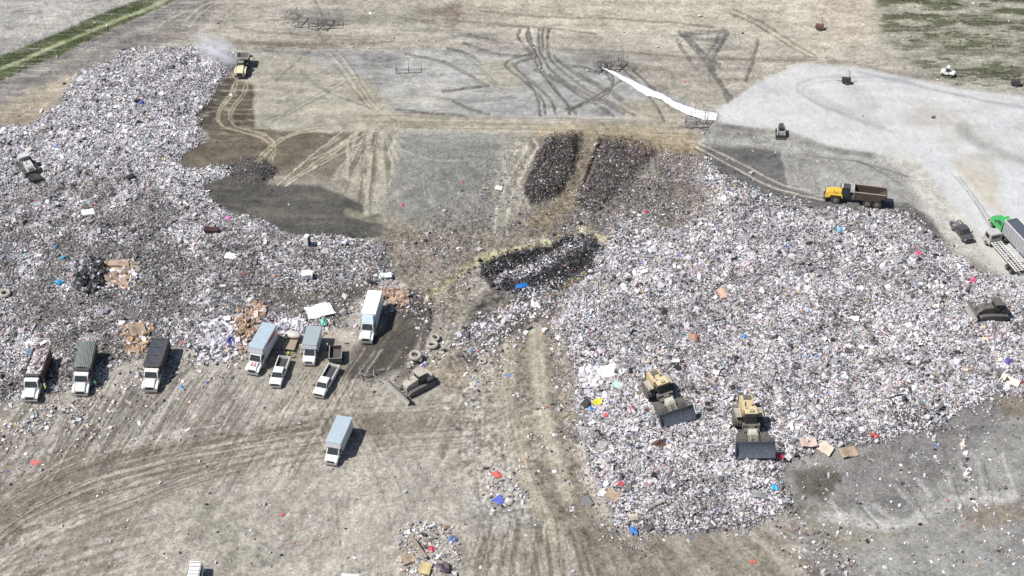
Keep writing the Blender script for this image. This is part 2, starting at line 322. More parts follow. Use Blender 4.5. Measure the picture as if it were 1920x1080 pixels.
    mix(stm*sstep(.47,.6,st)*.7, (112,105,96)); mix(stm*sstep(.55,.68,1-st)*.6, (196,191,182)); lowr = poly(uw,vw,[(-100,740),(900,700),(900,900),(600,1150),(-100,1150)],60); mix(lowr*sstep(.52,.66,fbm(ax,ay/9,1.3,213,3))*.45, (134,125,112)); mix(lowr*sstep(.55,.7,fbm(ax,ay/7,1.0,217,3))*.45, (202,196,184))
    mix(W([(190,740),(260,735),(250,800),(190,800)],10)*.5, (120,116,108)); mix(W([(330,790),(480,780),(470,830),(350,840)],14)*.5, (130,124,114))
    for pts,w,a in [([(-20,1010),(100,900),(260,860),(420,860),(520,820),(700,800)],46,.75),([(300,880),(420,845),(560,800),(760,790),(920,790)],26,.6),([(60,1090),(120,1020),(220,960),(330,920),(450,890)],34,.6),([(0,960),(70,910),(140,850)],40,.5),([(700,810),(820,800),(930,790)],20,.5)]:
        mix(TW(pts,w,w*.9)*a*(.45+.9*n2), (134,122,106))
    ax, ay = rot(x, y, 22); sl = fbm(ax/10, ay, .9, 215, 3)
    mix(poly(uw,vw,[(-50,850),(500,780),(600,900),(300,1100),(-50,1100)],40)*sstep(.5,.64,sl)*.6, (128,118,103))
    rg = 1-np.abs(2*fbm(ax/12,ay,1.1,243,3)-1); rg2 = 1-np.abs(2*fbm(*[q/d_ for q,d_ in zip(rot(x,y,-20),(1,11))],1.0,245,3)-1); lo = poly(uw,vw,[(-150,740),(900,700),(1060,1000),(1000,1200),(-150,1200)],50); mix(lo*sstep(.90,.98,rg)*.42,(120,112,99)); mix(lo*sstep(.90,.98,rg2)*.4*sstep(.4,.6,n1),(206,200,188)); rg3 = 1-np.abs(2*fbm(x/9,y,1.0,247,3)-1); hi = sstep(280,240,v)*(1-gv_); mix(hi*sstep(.9,.98,rg3)*.4*sstep(.4,.6,n1),(126,119,106)); mix(hi*sstep(.88,.97,1-np.abs(2*fbm(x/8,y,1.3,249,3)-1))*.35,(206,199,182))
    mix(W([(280,930),(700,830),(880,880),(880,1000),(740,960),(640,1100),(300,1100)],40)*.5, (188,181,168))
    mix(TW([(390,960),(440,1030),(500,1060)],60,50)*.3, (150,148,128))
    mix(TW([(640,690),(600,740),(560,760)],60,50)*.3,(170,158,136))
    mix(S([(742,545),(798,548),(810,595),(790,640),(760,690),(700,712),(640,706),(662,650),(715,620),(725,580)],8), (96,90,83)); mix(W([(742,545),(798,548),(810,595),(760,690),(700,712),(640,706),(662,650)],8)*sstep(.5,.62,st_(x,y))*.5, (134,126,112))
    mix(W([(480,650),(660,640),(650,700),(600,700),(500,690)],12)*.5, (142,132,116)); mix(T([(600,690),(585,715),(560,760)],30,20)*.5,(184,172,150))
    mix(W([(790,690),(880,640),(900,700),(860,740),(820,720)],12)*.6, (148,134,112))
    mix(W([(890,590),(1040,600),(1080,700),(1085,850),(1120,960),(1200,1020),(1100,1040),(1010,960),(960,800),(940,700)],14)*.8, (136,126,110))
    for pts in ([(958,610),(948,700),(955,800),(985,900),(1040,1010)],[(1003,605),(1008,700),(1020,790),(1040,860),(1060,930)]):
        mix(T(pts,26,16)*.85, (196,188,166)); mix(T([(p[0]+2,p[1]) for p in pts],5,5)*.45, (150,141,124))
    mix(W([(930,780),(1000,770),(1060,850),(960,870),(900,850)],16)*.6,(186,178,158))
    mix(T([(1010,820),(1040,900),(1060,1000),(1100,1060)],12,10)*.6, (142,134,120))
    cx, cy, _ = (1180-960)/10.5*1.0, 0, 0
    fa = np.arctan2(v-700, (u-1000)); fr = fbm(fa*55, np.hypot(u-1000,v-700)/90, 1.0, 221, 3)
    mix(W([(860,980),(1000,960),(1180,1010),(1480,990),(1560,1100),(900,1120)],18)*sstep(.47,.58,fr)*.75, (118,110,96))
    mix(W([(1120,1010),(1470,1000),(1520,1100),(1130,1120)],14)*.5, (156,147,128))
    mix(W([(880,930),(960,900),(1010,980),(900,1000)],14)*.4,(164,164,158))
    # burnt ground, sulphur yellow edge
    mix(TW([(800,560),(880,500),(905,487)],9,10)*.6, (205,196,140))
    mix(TW([(888,500),(915,482),(960,470),(1000,460),(1045,448)],15,13)*.9*np.clip(-.1+2.0*n2,0,1), (202,195,146)); mix(TW([(1092,436),(1125,444),(1146,460),(1142,480)],20,14)*.9*(.5+.8*n2), (206,201,160))
    bx, by = rot(x,y,32); bs = fbm(bx/9,by,1.2,241,3); mix(W([(865,655),(880,570),(920,535),(960,552),(1060,530),(1115,508),(1090,600),(1000,605),(920,650)],12)*.85, (112,105,98)); ub = u+40*(fbm(x,y,5,263,4)-.5); vb = v+30*(fbm(x,y,5,265,4)-.5); mix(poly(ub,vb,BURN,5), (30,29,30)); mix(stroke(ub,vb,[(930,540),(905,575),(875,625)],26,18)*sstep(.42,.58,bs)*.8, (50,48,49)); mix(stroke(ub,vb,[(1050,545),(1000,565),(940,600)],24,18)*sstep(.42,.58,bs)*.8, (50,48,49)); mix(W(BURN,9)*T([(940,530),(1010,500),(1075,462),(1100,450)],20,16)*sstep(.42,.6,bs)*.85, (150,148,154)); mix(TW([(870,650),(930,600),(1000,560),(1080,540)],60,40)*sstep(.4,.6,bs)*.8, (62,59,60)); mix(TW([(880,630),(930,590),(990,560)],40,40)*sstep(.55,.68,bs)*.7, (176,174,178)); mix(TW([(1058,534),(1080,520),(1100,516)],10,8)*.8, (208,202,150))
    
    # ground under the refuse
    Lm = W(LEFT,10); Rm = W(RIGHT,9)
    mix(Lm, (122,117,115)); mix(Lm*W([(470,530),(560,535),(690,525),(700,560),(670,630),(640,615),(600,570),(520,590),(470,570)],12), (116,108,98)); mix(Lm*W([(-50,560),(200,590),(340,650),(300,700),(100,760),(-50,800)],20)*.6, (118,108,98)); mix(Rm, (126,121,122))
    mix(W([(120,350),(420,420),(640,470),(500,520),(300,480),(100,430)],30)*Lm*.5, (92,88,86))
    # tracks
    pale = (196,190,170)
    def tr(pts, w, c, a=.8, gap=None):
        m_ = T(pts,w,w*.4); RUT[0] = np.maximum(RUT[0], m_) if RUT[0] is not None and len(RUT[0]) == len(m_) else m_
        mix(np.clip(m_*a*(.25+1.3*fbm(x,y,1.4,251,3)),0,1), c); return
        for s in (-.5,.5):
            dx, dy = gap; mix(T([(p[0]+s*dx,p[1]+s*dy) for p in pts],w,w*.9)*a, c)
    for dd in (0, 24):                     # the yellow truck's ruts
        q = [(446+dd*.75,150),(432+dd,180),(410+dd,205),(408+dd,225),(420+dd*.8,240-dd*.1),(460+dd*.3,250-dd*.2),(498,262-dd*.45),(508+dd*.3,275-dd*.2),(500+dd*.5,290),(488+dd*.8,303)]
        for e in (-2.4,2.4): mix(T([(p[0]+e,p[1]+e*.5) for p in q],2.4,1.6)*.85, (186,174,146))
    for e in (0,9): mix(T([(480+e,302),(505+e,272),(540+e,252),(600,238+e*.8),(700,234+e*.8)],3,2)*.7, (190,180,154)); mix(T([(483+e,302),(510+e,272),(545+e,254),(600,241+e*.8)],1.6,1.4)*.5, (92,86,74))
    for a,b,w in [((520,346),(640,245),3),((536,349),(660,262),3),((540,340),(675,245),3.5),((560,330),(690,262),2.5),((580,300),(700,245),3)]:
        tr([a,((a[0]+b[0])/2-4,(a[1]+b[1])/2+2),b], w, (198,190,168), .85)
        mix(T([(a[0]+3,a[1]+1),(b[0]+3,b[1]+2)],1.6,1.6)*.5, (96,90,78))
    for a,b,w in [((692,245),(684,398),9),((715,248),(702,395),11),((735,250),(728,350),4),((668,248),(640,330),7),((650,262),(650,330),7),((640,330),(672,352),6),((740,252),(722,290),5),((680,330),(690,400),8)]:
        tr([a,((a[0]+b[0])/2+3,(a[1]+b[1])/2),b], w, pale, .75)
    for a,b in [((684,250),(676,380)),((703,255),(694,400)),((660,270),(655,350))]: tr([a,b],2.5,(122,116,102),.6)
    tr([(700,395),(740,365),(772,342)],12,(184,180,166),.6); tr([(650,398),(690,408),(718,412)],14,(172,166,144),.6)
    for k in range(5): tr([(606+k*9,100),(640+k*7,135),(668+k*5,175),(700+k*4,210),(745,226+k)],3,[(150,140,122),(196,188,168)][k%2],.8)
    for g_ in (0,20): mix(T([(985+g_*.8,262),(990+g_,275),(965+g_,315),(942+g_,360),(930+g_,405),(926+g_*1.2,440)],5,3)*.9,(202,196,178))
    for p in [[(975,55),(968,68),(985,85),(1000,100)],[(990,52),(985,68),(1000,88),(1010,105)],[(1018,55),(1015,75),(1020,95)],[(1030,55),(1025,80),(1030,100)],[(1000,100),(950,112),(945,125),(990,155),(1020,185),(1022,212)],[(1010,106),(962,118),(970,130),(1010,160),(1035,188),(1042,212)],[(1015,110),(1020,140),(1045,175),(1080,212)],[(1030,105),(1050,130),(1090,160),(1140,190),(1190,215)],[(1040,105),(1060,125),(1110,150),(1170,185)],[(1005,130),(1060,160),(1110,190),(1150,215)],[(1120,118),(1145,145),(1150,165),(1120,188),(1060,205)],[(960,118),(975,135),(1000,158),(1012,190),(1012,215)],[(1005,108),(1012,130),(1035,160),(1062,190),(1068,213)],[(1022,108),(1035,135),(1075,170),(1120,200),(1150,218)],[(1045,110),(1075,135),(1130,165),(1180,198)],[(1030,140),(1080,165),(1120,185),(1170,212)],[(990,60),(1000,85),(1012,108)],[(1010,54),(1008,80),(1018,104)],[(1060,120),(1110,130),(1140,135)],[(1070,205),(1120,180),(1150,160),(1165,150)],[(760,100),(800,108),(840,120)],[(745,205),(800,212),(870,218)],[(1170,130),(1200,160),(1230,195),(1245,225)],[(1185,130),(1225,165),(1255,200)],[(1135,120),(1155,150),(1140,180)],[(870,80),(910,95),(950,105),(1000,104)],[(840,90),(880,100),(900,115)],[(830,115),(870,135),(910,158)],[(830,172),(870,166),(915,160)],[(850,190),(880,205),(920,214)]]:
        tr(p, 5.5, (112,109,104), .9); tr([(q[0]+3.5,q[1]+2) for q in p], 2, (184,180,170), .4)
    for p in [[(1275,60),(1310,100),(1350,150),(1372,185)],[(1290,62),(1320,100),(1340,130)],[(1365,60),(1350,90),(1325,125)],[(1350,62),(1335,95),(1310,120)],[(1270,75),(1290,110),(1310,130)],[(1420,75),(1415,110),(1400,150)],[(1285,60),(1300,85),(1335,110),(1355,130)],[(1360,66),(1345,100),(1330,140)],[(1300,70),(1340,75),(1366,64)],[(1310,120),(1350,120)],[(1330,130),(1356,160),(1366,190)],[(1278,66),(1310,60),(1360,58)]]: tr(p,7,(122,119,114),.85)
    for p in [[(1375,18),(1430,40),(1480,75),(1530,105)],[(1370,25),(1420,45),(1470,80),(1520,108)],[(590,0),(600,18),(610,30)],[(820,-5),(850,15),(862,28)],[(300,40),(350,20),(420,-10)],[(330,60),(345,40),(400,5)],[(300,48),(340,55),(420,75),(600,90)],[(310,66),(420,88),(520,96)],[(380,60),(480,80),(620,84),(740,78)],[(440,50),(520,62),(640,70),(780,64)],[(860,40),(980,48),(1120,62)],[(880,66),(1000,90),(1120,92),(1260,104)],[(620,70),(560,110),(520,150)],[(900,20),(1000,30),(1200,36),(1340,50)],[(1200,100),(1300,108),(1420,112),(1530,112)],[(700,20),(760,34),(840,50)]]: tr(p,4,(140,133,120),.7)
    for p in [[(340,45),(365,20),(400,0)],[(352,48),(380,22),(412,0)],[(296,52),(310,38),(350,18)]]: tr(p,3,(200,192,178),.7)
    mix(TW([(820,28),(860,18),(850,38)],26,18)*.6, (130,112,94)); mix(TW([(640,40),(700,32),(800,30)],18,16)*.5,(142,138,118)); mix(TW([(1090,112),(1140,108),(1190,128)],22,18)*.6,(118,114,108)); mix(TW([(540,28),(630,42)],22,14)*.5,(130,126,124))
    mix(T([(1300,272),(1370,310),(1440,350),(1500,366),(1545,376)],3,2)*.9,(196,188,172)); mix(T([(1298,262),(1380,300),(1440,334),(1480,352),(1520,358)],3,2)*.9,(190,184,172))
    mix(T([(1304,278),(1374,317),(1440,357),(1500,372),(1545,380)],2,2)*.7,(90,86,80)); mix(T([(1465,285),(1482,350)],1.8,1.5)*.6,(190,186,176)); mix(T([(1515,300),(1536,362)],1.8,1.5)*.5,(120,117,110))
    for p,c in [([(790,330),(800,370),(825,405)],0),([(830,318),(850,360),(885,400)],0),([(810,300),(870,290),(930,300)],1),([(770,360),(800,395),(850,415)],1),([(860,330),(880,370),(905,395)],0),([(750,280),(800,300),(860,300)],0),([(920,280),(900,330),(910,390)],1),([(800,270),(805,320),(790,380)],1),([(875,310),(905,350),(935,380)],1),
                ([(1480,300),(1490,330),(1500,350)],0),([(1550,295),(1570,330),(1600,350)],0),([(1600,300),(1650,320),(1690,350)],1),([(1500,290),(1600,300),(1700,330)],1),([(1420,270),(1520,282),(1640,300)],0),([(1790,330),(1830,380),(1860,430)],1),([(1760,330),(1800,380),(1830,440)],0),([(560,130),(600,170),(690,200)],1),([(500,180),(560,190),(640,185)],0),([(640,150),(560,200),(500,225)],1),([(800,180),(880,190),(960,180)],1),([(860,100),(900,130),(930,165)],1)]:
        for e in (0,9): mix(np.clip(T([(q[0]+e,q[1]+e*.3) for q in p],2.6,1.8)*.5*(.2+1.4*n2),0,1), [(190,187,176),(118,115,108)][c])
    rr_ = random.Random(44); nb = .25+1.3*fbm(x,y,1.7,271,3)
    for (tx,ty) in ((57,757),(150,745),(281,739),(472,705),(516,729),(597,748),(579,690),(686,648),(200,700),(370,690),(240,700)):
        for k in range(7):
            ox = rr_.uniform(-26,26); L_ = rr_.uniform(70,210); c = [(98,91,82),(112,104,94),(206,200,188)][k%3]
            for e in (0, rr_.uniform(14,20)): mix(np.clip(T([(tx+ox+e,ty+rr_.uniform(0,25)),(tx+ox+e-L_*.28,ty+L_*.5),(tx+ox+e-L_*(.5+.1*rr_.random()),ty+L_)],2.2,1.6)*.6*nb,0,1), c)
    for k in range(26):
        o = rr_.uniform(-70,60); o2 = rr_.uniform(-40,40); c = [(110,100,86),(124,114,100),(206,200,186)][k%3]; x0_ = rr_.choice([-60,-60,150,300]); x1_ = rr_.choice([500,700,950])
        q = [p for p in [(-60,1050+o),(60,960+o),(180,905+o),(320,865+o*.8+o2*.3),(450,835+o*.6+o2*.5),(600,805+o*.5+o2),(760,795+o*.4+o2),(950,785+o*.3+o2)] if x0_ <= p[0] <= x1_]
        for e in (0,13): mix(np.clip(T([(p[0],p[1]+e) for p in q],2.4,1.8)*.5*nb,0,1), c)
    for k in range(14):
        o = rr_.uniform(-60,60); c = [(112,102,88),(204,198,184)][k%2]
        mix(np.clip(T([(620+o,700),(650+o*1.2,790),(720+o*1.5,900),(760+o*2,1090)],2.4,1.8)*.45*nb,0,1), c); mix(np.clip(T([(880+o,640),(930+o*.6,760),(950+o,880),(1000+o*1.3,1090)],2.4,1.8)*.45*nb,0,1), c)
    # grain
    lowl = poly(u,v,[(-150,740),(900,700),(1060,1000),(1000,1200),(-150,1200)],50)
    g = 1 + .45*(n2-.5) + .60*(n3-.5) + (.25+.5*sstep(330,180,v)-.25*lowl)*(hs-.5) + (.38-.2*lowl)*(n1-.5)
    rough = np.clip(poly(uw,vw,[(600,440),(900,400),(960,260),(1330,270),(1350,420),(1100,520),(1100,1000),(900,1000),(780,560)],30)*.9, 0, 1)
    rough = rough*(1-.8*np.clip(sum(stroke(us,vs,q,34,24) for q in LANE),0,1))
    g = g*(1+rough*1.6*(fbm(x,y,.5,231,2)-.5)) + .5*poly(uw,vw,[(-100,740),(1100,740),(1600,1000),(1900,1150),(-100,1150)],60)*(fbm(x,y,.5,233,2)-.5)
    g = np.where(gv > .5, 1+.35*(g-1), g)
    col *= g[:,None].astype(np.float32)
    return np.clip(col, .01, .8)
def axis(lo, hi, st, ext):
    a = list(np.arange(lo, hi+1e-6, st)); s = st*3; p = hi; q = []
    while p < ext[1]: p += s; q.append(p); s *= 1.35
    s = st*3; p = lo; w = []
    while p > ext[0]: p -= s; w.append(p); s *= 1.35
    return np.array(w[::-1]+a+q)
xs = axis(-122, 122, .22, (-1500, 1500)); ys = axis(138, 326, .27, (-300, 4000))
X, Y = np.meshgrid(xs, ys); x = X.ravel(); y = Y.ravel()
inner = (np.abs(x) < 200) & (y > 60) & (y < 450)
z = np.zeros(x.shape); z[inner] = full_height(x[inner], y[inner])
# ruts pressed into the soil where the photograph shows deep ones
cc = np.empty((len(x), 3), np.float32)
far_col = alb((170,166,150)).astype(np.float32)
fn = fbm(x, y, 60, 901, 4); cc[:] = far_col*(.8+.4*fn[:,None])
sub = (np.abs(x) < 160) & (y > 110) & (y < 400)
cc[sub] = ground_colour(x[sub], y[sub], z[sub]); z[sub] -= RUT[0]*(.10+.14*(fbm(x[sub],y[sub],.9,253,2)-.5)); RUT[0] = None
nx, ny = len(xs), len(ys); ZG = z.reshape(ny, nx); ix0 = int(np.searchsorted(xs, -122-1e-6)); iy0 = int(np.searchsorted(ys, 138-1e-6))
def grid_height(px, py):                  # height of the finished ground sheet
    a = np.clip((px-xs[ix0])/.22, 0, 1108); b = np.clip((py-ys[iy0])/.27, 0, 695); i = a.astype(int); j = b.astype(int); fa = a-i; fb = b-j; i = i+ix0; j = j+iy0
    return (ZG[j,i]*(1-fa)+ZG[j,i+1]*fa)*(1-fb)+(ZG[j+1,i]*(1-fa)+ZG[j+1,i+1]*fa)*fb
idx = np.arange(nx*ny).reshape(ny, nx)
Fq = np.stack([idx[:-1,:-1].ravel(), idx[:-1,1:].ravel(), idx[1:,1:].ravel(), idx[1:,:-1].ravel()], 1)
soil = attr_mat('soil', rough=.95, noise=.26, nscale=2.6, bump=1.0, bscale=2.6, spec=.1, hue=True)
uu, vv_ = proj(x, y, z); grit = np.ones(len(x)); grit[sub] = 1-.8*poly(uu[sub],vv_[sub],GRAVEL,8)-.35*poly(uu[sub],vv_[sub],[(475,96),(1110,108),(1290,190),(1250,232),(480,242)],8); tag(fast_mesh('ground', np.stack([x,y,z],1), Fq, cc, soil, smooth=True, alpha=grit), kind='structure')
# ------------------------------------------------------------------ loose refuse
def ico():
    t = (1+5**.5)/2
    v = np.array([(-1,t,0),(1,t,0),(-1,-t,0),(1,-t,0),(0,-1,t),(0,1,t),(0,-1,-t),(0,1,-t),(t,0,-1),(t,0,1),(-t,0,-1),(-t,0,1)], float); v /= np.linalg.norm(v[0])
    f = [(0,11,5),(0,5,1),(0,1,7),(0,7,10),(0,10,11),(1,5,9),(5,11,4),(11,10,2),(10,7,6),(7,1,8),(3,9,4),(3,4,2),(3,2,6),(3,6,8),(3,8,9),(4,9,5),(2,4,11),(6,2,10),(8,6,7),(9,8,1)]
    return v, np.array(f)
def sheet(n=3):
    g = np.linspace(-1,1,n); a, b = np.meshgrid(g, g); v = np.stack([a.ravel(), b.ravel(), 0*a.ravel()],1); f = []
    for i in range(n-1):
        for j in range(n-1):
            k = i*n+j; f += [(k,k+1,k+n+1),(k,k+n+1,k+n)] if (i+j)%2 else [(k,k+1,k+n),(k+1,k+n+1,k+n)]
    return v, np.array(f)
def cube():
    v = np.array([(i,j,k) for i in (-1,1) for j in (-1,1) for k in (-1,1)], float)
    q = [(0,1,3,2),(4,6,7,5),(0,4,5,1),(2,3,7,6),(0,2,6,4),(1,5,7,3)]
    return v, np.array([t for a,b,c,d in q for t in ((a,b,c),(a,c,d))])
PROTO = [ico(), sheet(3), cube()]
def scatter(pos, size, kind, col, rng):
    Vs = []; Fs = []; Cs = []; off = 0
    for k, (pv, pf) in enumerate(PROTO):
        s = np.where(kind == k)[0]; n = len(s)
        if not n: continue
        v = np.repeat(pv[None], n, 0); m = len(pv)
        if k == 0: v = v*(1+.45*(rng.random((n,m,1))-.5)) * np.stack([np.ones(n), .55+.45*rng.random(n), .4+.35*rng.random(n)],1)[:,None]
        if k == 1: v = v*np.stack([1+.9*(rng.random(n)<.12), .22+.7*rng.random(n), np.ones(n)],1)[:,None] + .55*(rng.random((n,m,3))-.5)*np.array([.6,.6,1.0])
        if k == 2: v = v*np.stack([np.ones(n), .35+.6*rng.random(n), .12+.5*rng.random(n)],1)[:,None] + .12*(rng.random((n,m,3))-.5)
        v = v*size[s][:,None,None]*.5
        q = rng.normal(size=(n,4)); q[:,0] += 0; tilt = np.where(k == 0, .6, .55)
        a = rng.random(n)*2*np.pi; b = rng.normal(size=n)*tilt; c = rng.normal(size=n)*tilt
        ca,sa,cb,sb,c2,s2 = np.cos(a),np.sin(a),np.cos(b),np.sin(b),np.cos(c),np.sin(c); o = np.zeros(n); l = np.ones(n)
        Rx = np.stack([l,o,o, o,cb,-sb, o,sb,cb],1).reshape(n,3,3); Ry = np.stack([c2,o,s2, o,l,o, -s2,o,c2],1).reshape(n,3,3); Rz = np.stack([ca,-sa,o, sa,ca,o, o,o,l],1).reshape(n,3,3)
        v = np.einsum('nij,nmj->nmi', Rz@Rx@Ry, v) + pos[s][:,None]
        Vs.append(v.reshape(-1,3)); Fs.append((pf[None]+(np.arange(n)*m)[:,None,None]+off).reshape(-1,3)); off += n*m
        Cs.append(np.repeat(col[s], m, 0))
    return np.concatenate(Vs), np.concatenate(Fs), np.concatenate(Cs)
PAL = np.array([(.70,.69,.71),(.50,.48,.50),(.43,.425,.47),(.54,.46,.47),(.44,.385,.33),(.26,.25,.25),(.12,.115,.12),(.045,.043,.046),(.07,.20,.55),(.55,.07,.08),(.20,.50,.46),(.44,.30,.19),(.62,.50,.10),(.28,.17,.14),(.42,.43,.47),(.08,.07,.25)])
W_R = np.array([15,19,10,8,8,17,17,9,.3,.3,.3,2.2,.06,2,9,.25]); W_L = np.array([19,23,7,5,5,17,11,5,.3,.25,.2,1,.1,1,11,.2]); W_M = np.array([12,12,3,5,14,16,16,10,.15,.15,.1,4,.05,5,10,.1])
W_B = np.array([.8,1.5,.5,.3,.3,2.5,12,90,.0,.1,.0,.3,.0,2,1,.0]); W_S = np.array([15,14,4,6,12,12,8,4,.2,.25,.15,4,.05,3,6,.1]); W_G = np.array([1.5,3,.5,3,14,26,20,10,0,0,0,3,0,9,10,0])
refuse = attr_mat('refuse', rough=.6, noise=.12, nscale=5, spec=.3)
clodm = attr_mat('clods', rough=.95, noise=.2, nscale=5, spec=.1)
def candidates(N, box, rng):
    x0,x1,y0,y1 = box; px = rng.uniform(x0,x1,N); py = rng.uniform(y0,y1,N); pz = grid_height(px,py); u,v = proj(px,py,pz)
    ok = (u > -120) & (u < 2040) & (v > -80) & (v < 1160)
    return px[ok],py[ok],pz[ok],u[ok],v[ok]
def DARK(u,v): return np.clip(poly(u,v,[(-200,420),(120,330),(240,330),(420,420),(740,470),(760,560),(640,620),(480,640),(330,660),(-200,820)],40)*(.2+.9*sstep(.40,.58,fbm(u+v*.6,v*1.8,50,733,3))),0,1)
CLEAR = []                                # vehicles keep their footprints free (filled below)
def clear_mask(px, py):
    m = np.ones(px.shape, bool)
    for (cx,cy,hd,L,Wd) in CLEAR:
        dx = px-cx; dy = py-cy; a = dx*math.cos(hd)+dy*math.sin(hd); b = -dx*math.sin(hd)+dy*math.cos(hd)
        m &= ~((np.abs(b) < L/2) & (np.abs(a) < Wd/2))
    return m
def emit(name, label, cat, dens, weights, N, box, rng, smin=.28, smax=.75, lift=.05, kinds=(.42,.36,.22), dark=.0):
    px,py,pz,u,v = candidates(N, box, rng)
    uw = u+34*(fbm(px,py,5,263,4)-.5); vw = v+26*(fbm(px,py,5,265,4)-.5)
    d = dens(uw,vw,px,py); keep = (rng.random(len(px)) < d) & clear_mask(px,py)
    px,py,pz,uw,vw = px[keep],py[keep],pz[keep],uw[keep],vw[keep]; n = len(px)
    size = smin+(smax-smin)*rng.random(n)**2.2; big = rng.random(n) < .03; size[big] *= 1.5+1.6*rng.random(big.sum())
    kind = rng.choice(3, n, p=kinds)
    w = weights/weights.sum() if weights.ndim == 1 else None
    ci = rng.choice(len(PAL), n, p=w)
    size[(ci >= 8)&big] *= .5; col = PAL[ci]*(.75+.4*rng.random((n,1)))
    # colour drifts in clumps, as loads of the same waste do
    cl = (.55*fbm(px,py,1.6,401,2)+.25*fbm(px,py,6,405,2)+.2*fbm(px,py/5,2.2,409,2))[:,None]; cl2 = fbm(px,py,7,407,3)[:,None]
    col = col*(.35+1.3*np.clip(cl*1.1,0,1))
    if dark: dk = DARK(uw,vw)[:,None]*dark; col = col*(1-dk*(.35+.5*rng.random((n,1))))*(1-dk*np.array([0,.03,.08]))
    col = np.clip(col, .028 if name != 'burnt_debris' else .012, .82)
    V,Fc,Cc = scatter(np.stack([px,py,pz+lift+size*.12],1), size, kind, col, rng)
    print(name, n, len(Fc))
    return tag(fast_mesh(name, V, Fc, Cc, refuse), label, cat, kind='stuff')
def clods():
    rng = np.random.default_rng(77)
    px,py,pz,u,v = candidates(420000, (-125,125,138,326), rng)
    uw = u+22*(fbm(px,py,6,151,4)-.5); vw = v+16*(fbm(px,py,6,161,4)-.5)
    d = .03+.10*sstep(.55,.7,fbm(px,py,8,601,3))
    d = d+.9*poly(uw,vw,W1,6)+.7*poly(uw,vw,W2,6)+.6*poly(uw,vw,[(440,303),(490,298),(514,318),(490,342),(450,338)],6)
    d = d+.35*poly(uw,vw,[(720,420),(960,400),(960,260),(1330,280),(1340,400),(1100,450),(880,560),(850,640),(780,560)],14)+.5*stroke(uw,vw,[(1040,610),(1070,720),(1080,850),(1120,960),(1200,1020)],50,40)+.5*stroke(uw,vw,[(798,545),(808,590),(790,640),(765,695)],14,10)
    d = d+.35*poly(uw,vw,[(1450,870),(1640,840),(1850,760),(1800,860),(1600,960)],12)
    d = d*(1-.85*poly(uw,vw,GRAVEL,6))*(1-.8*poly(uw,vw,[(475,96),(1110,108),(1290,190),(1250,232),(480,242)],6))*(1-poly(uw,vw,RIGHT,6))*(1-poly(uw,vw,LEFT,6))
    k = (rng.random(len(px)) < d) & clear_mask(px,py); px,py,pz = px[k],py[k],pz[k]; n = len(px)
    col = ground_colour(px,py,pz)*(.7+.6*rng.random((n,1))); size = .10+.30*rng.random(n)**2.5
    V,Fc,Cc = scatter(np.stack([px,py,pz+size*.1],1), size, np.zeros(n,int), col, rng); print('clods', n)
    tag(fast_mesh('soil_clods', V, Fc, Cc, clodm), 'loose brown and grey clods of cover soil strewn over the dirt', 'clods', kind='stuff')
# ------------------------------------------------------------------ paints
white = pmat('white_paint',(.78,.79,.80),.35,dirt=.12); white2 = pmat('white_cab_paint',(.80,.80,.78),.3,dirt=.16,scale=2)
glass = pmat('window_glass',(.02,.025,.03),.08,dirt=.15,dcol=(.2,.2,.18)); black = pmat('black_rubber',(.02,.02,.02),.85,dirt=.15,dcol=(.2,.17,.13),scale=3)
dark = pmat('dark_steel',(.04,.04,.045),.6,dirt=.1); grille = pmat('grille_black',(.02,.02,.022),.5,dirt=.1)
silver = pmat('silver_roof',(.40,.48,.54),.4,metal=.0,dirt=.06); silver2 = pmat('grey_roof',(.33,.39,.41),.45,dirt=.1); sidew = pmat('box_side',(.66,.68,.72),.4,dirt=.15); redp = pmat('red_stripe',(.42,.04,.06),.5,dirt=.1)
rim_m = pmat('rim_metal',(.20,.20,.20),.6,metal=.3,dirt=.4); steel = pmat('grey_steel',(.30,.31,.33),.5,metal=.2,dirt=.3); chrome = pmat('bumper_chrome',(.5,.5,.52),.3,metal=.6,dirt=.1)
bedm = pmat('dump_body_black',(.04,.04,.045),.6,dirt=.25); bedred = pmat('dump_body_maroon',(.10,.03,.03),.6,dirt=.3); tarpg = pmat('tarp_grey_green',(.13,.16,.15),.7,dirt=.35,dcol=(.3,.3,.27),scale=2.5); tarpb = pmat('tarp_black',(.045,.05,.06),.6,dirt=.2,dcol=(.14,.14,.15),scale=2.5)
yellow = pmat('machine_yellow',(.72,.46,.05),.5,dirt=.15); tan = pmat('dusty_yellow',(.58,.45,.24),.8,dirt=.35,dcol=(.40,.34,.26)); tanw = pmat('dusty_pale_steel',(.46,.42,.35),.85,dirt=.4,dcol=(.22,.19,.16)); grime = pmat('grimy_steel',(.085,.08,.075),.8,dirt=.4,dcol=(.22,.20,.17)); bladem = pmat('blade_steel',(.065,.08,.11),.4,metal=.4,dirt=.35,dcol=(.25,.26,.28))
rust = pmat('rusty_body',(.06,.042,.032),.85,dirt=.4,dcol=(.12,.09,.065),vary=.4); greenp = pmat('green_paint',(.05,.40,.10),.4,dirt=.05); greyt = pmat('grey_trailer',(.42,.42,.44),.55,dirt=.25,dcol=(.28,.27,.26)); navy = pmat('dark_blue_paint',(.05,.06,.075),.35,dirt=.15)
wood = pmat('weathered_wood',(.30,.24,.18),.9,dirt=.3); card = pmat('cardboard',(.46,.33,.23),.9,dirt=.45,dcol=(.30,.25,.2),vary=.45,scale=1.6); lamp = pmat('lamp_lens',(.7,.7,.6),.2); whitecl = pmat('white_sheeting',(.84,.84,.84),.6,dirt=.04)
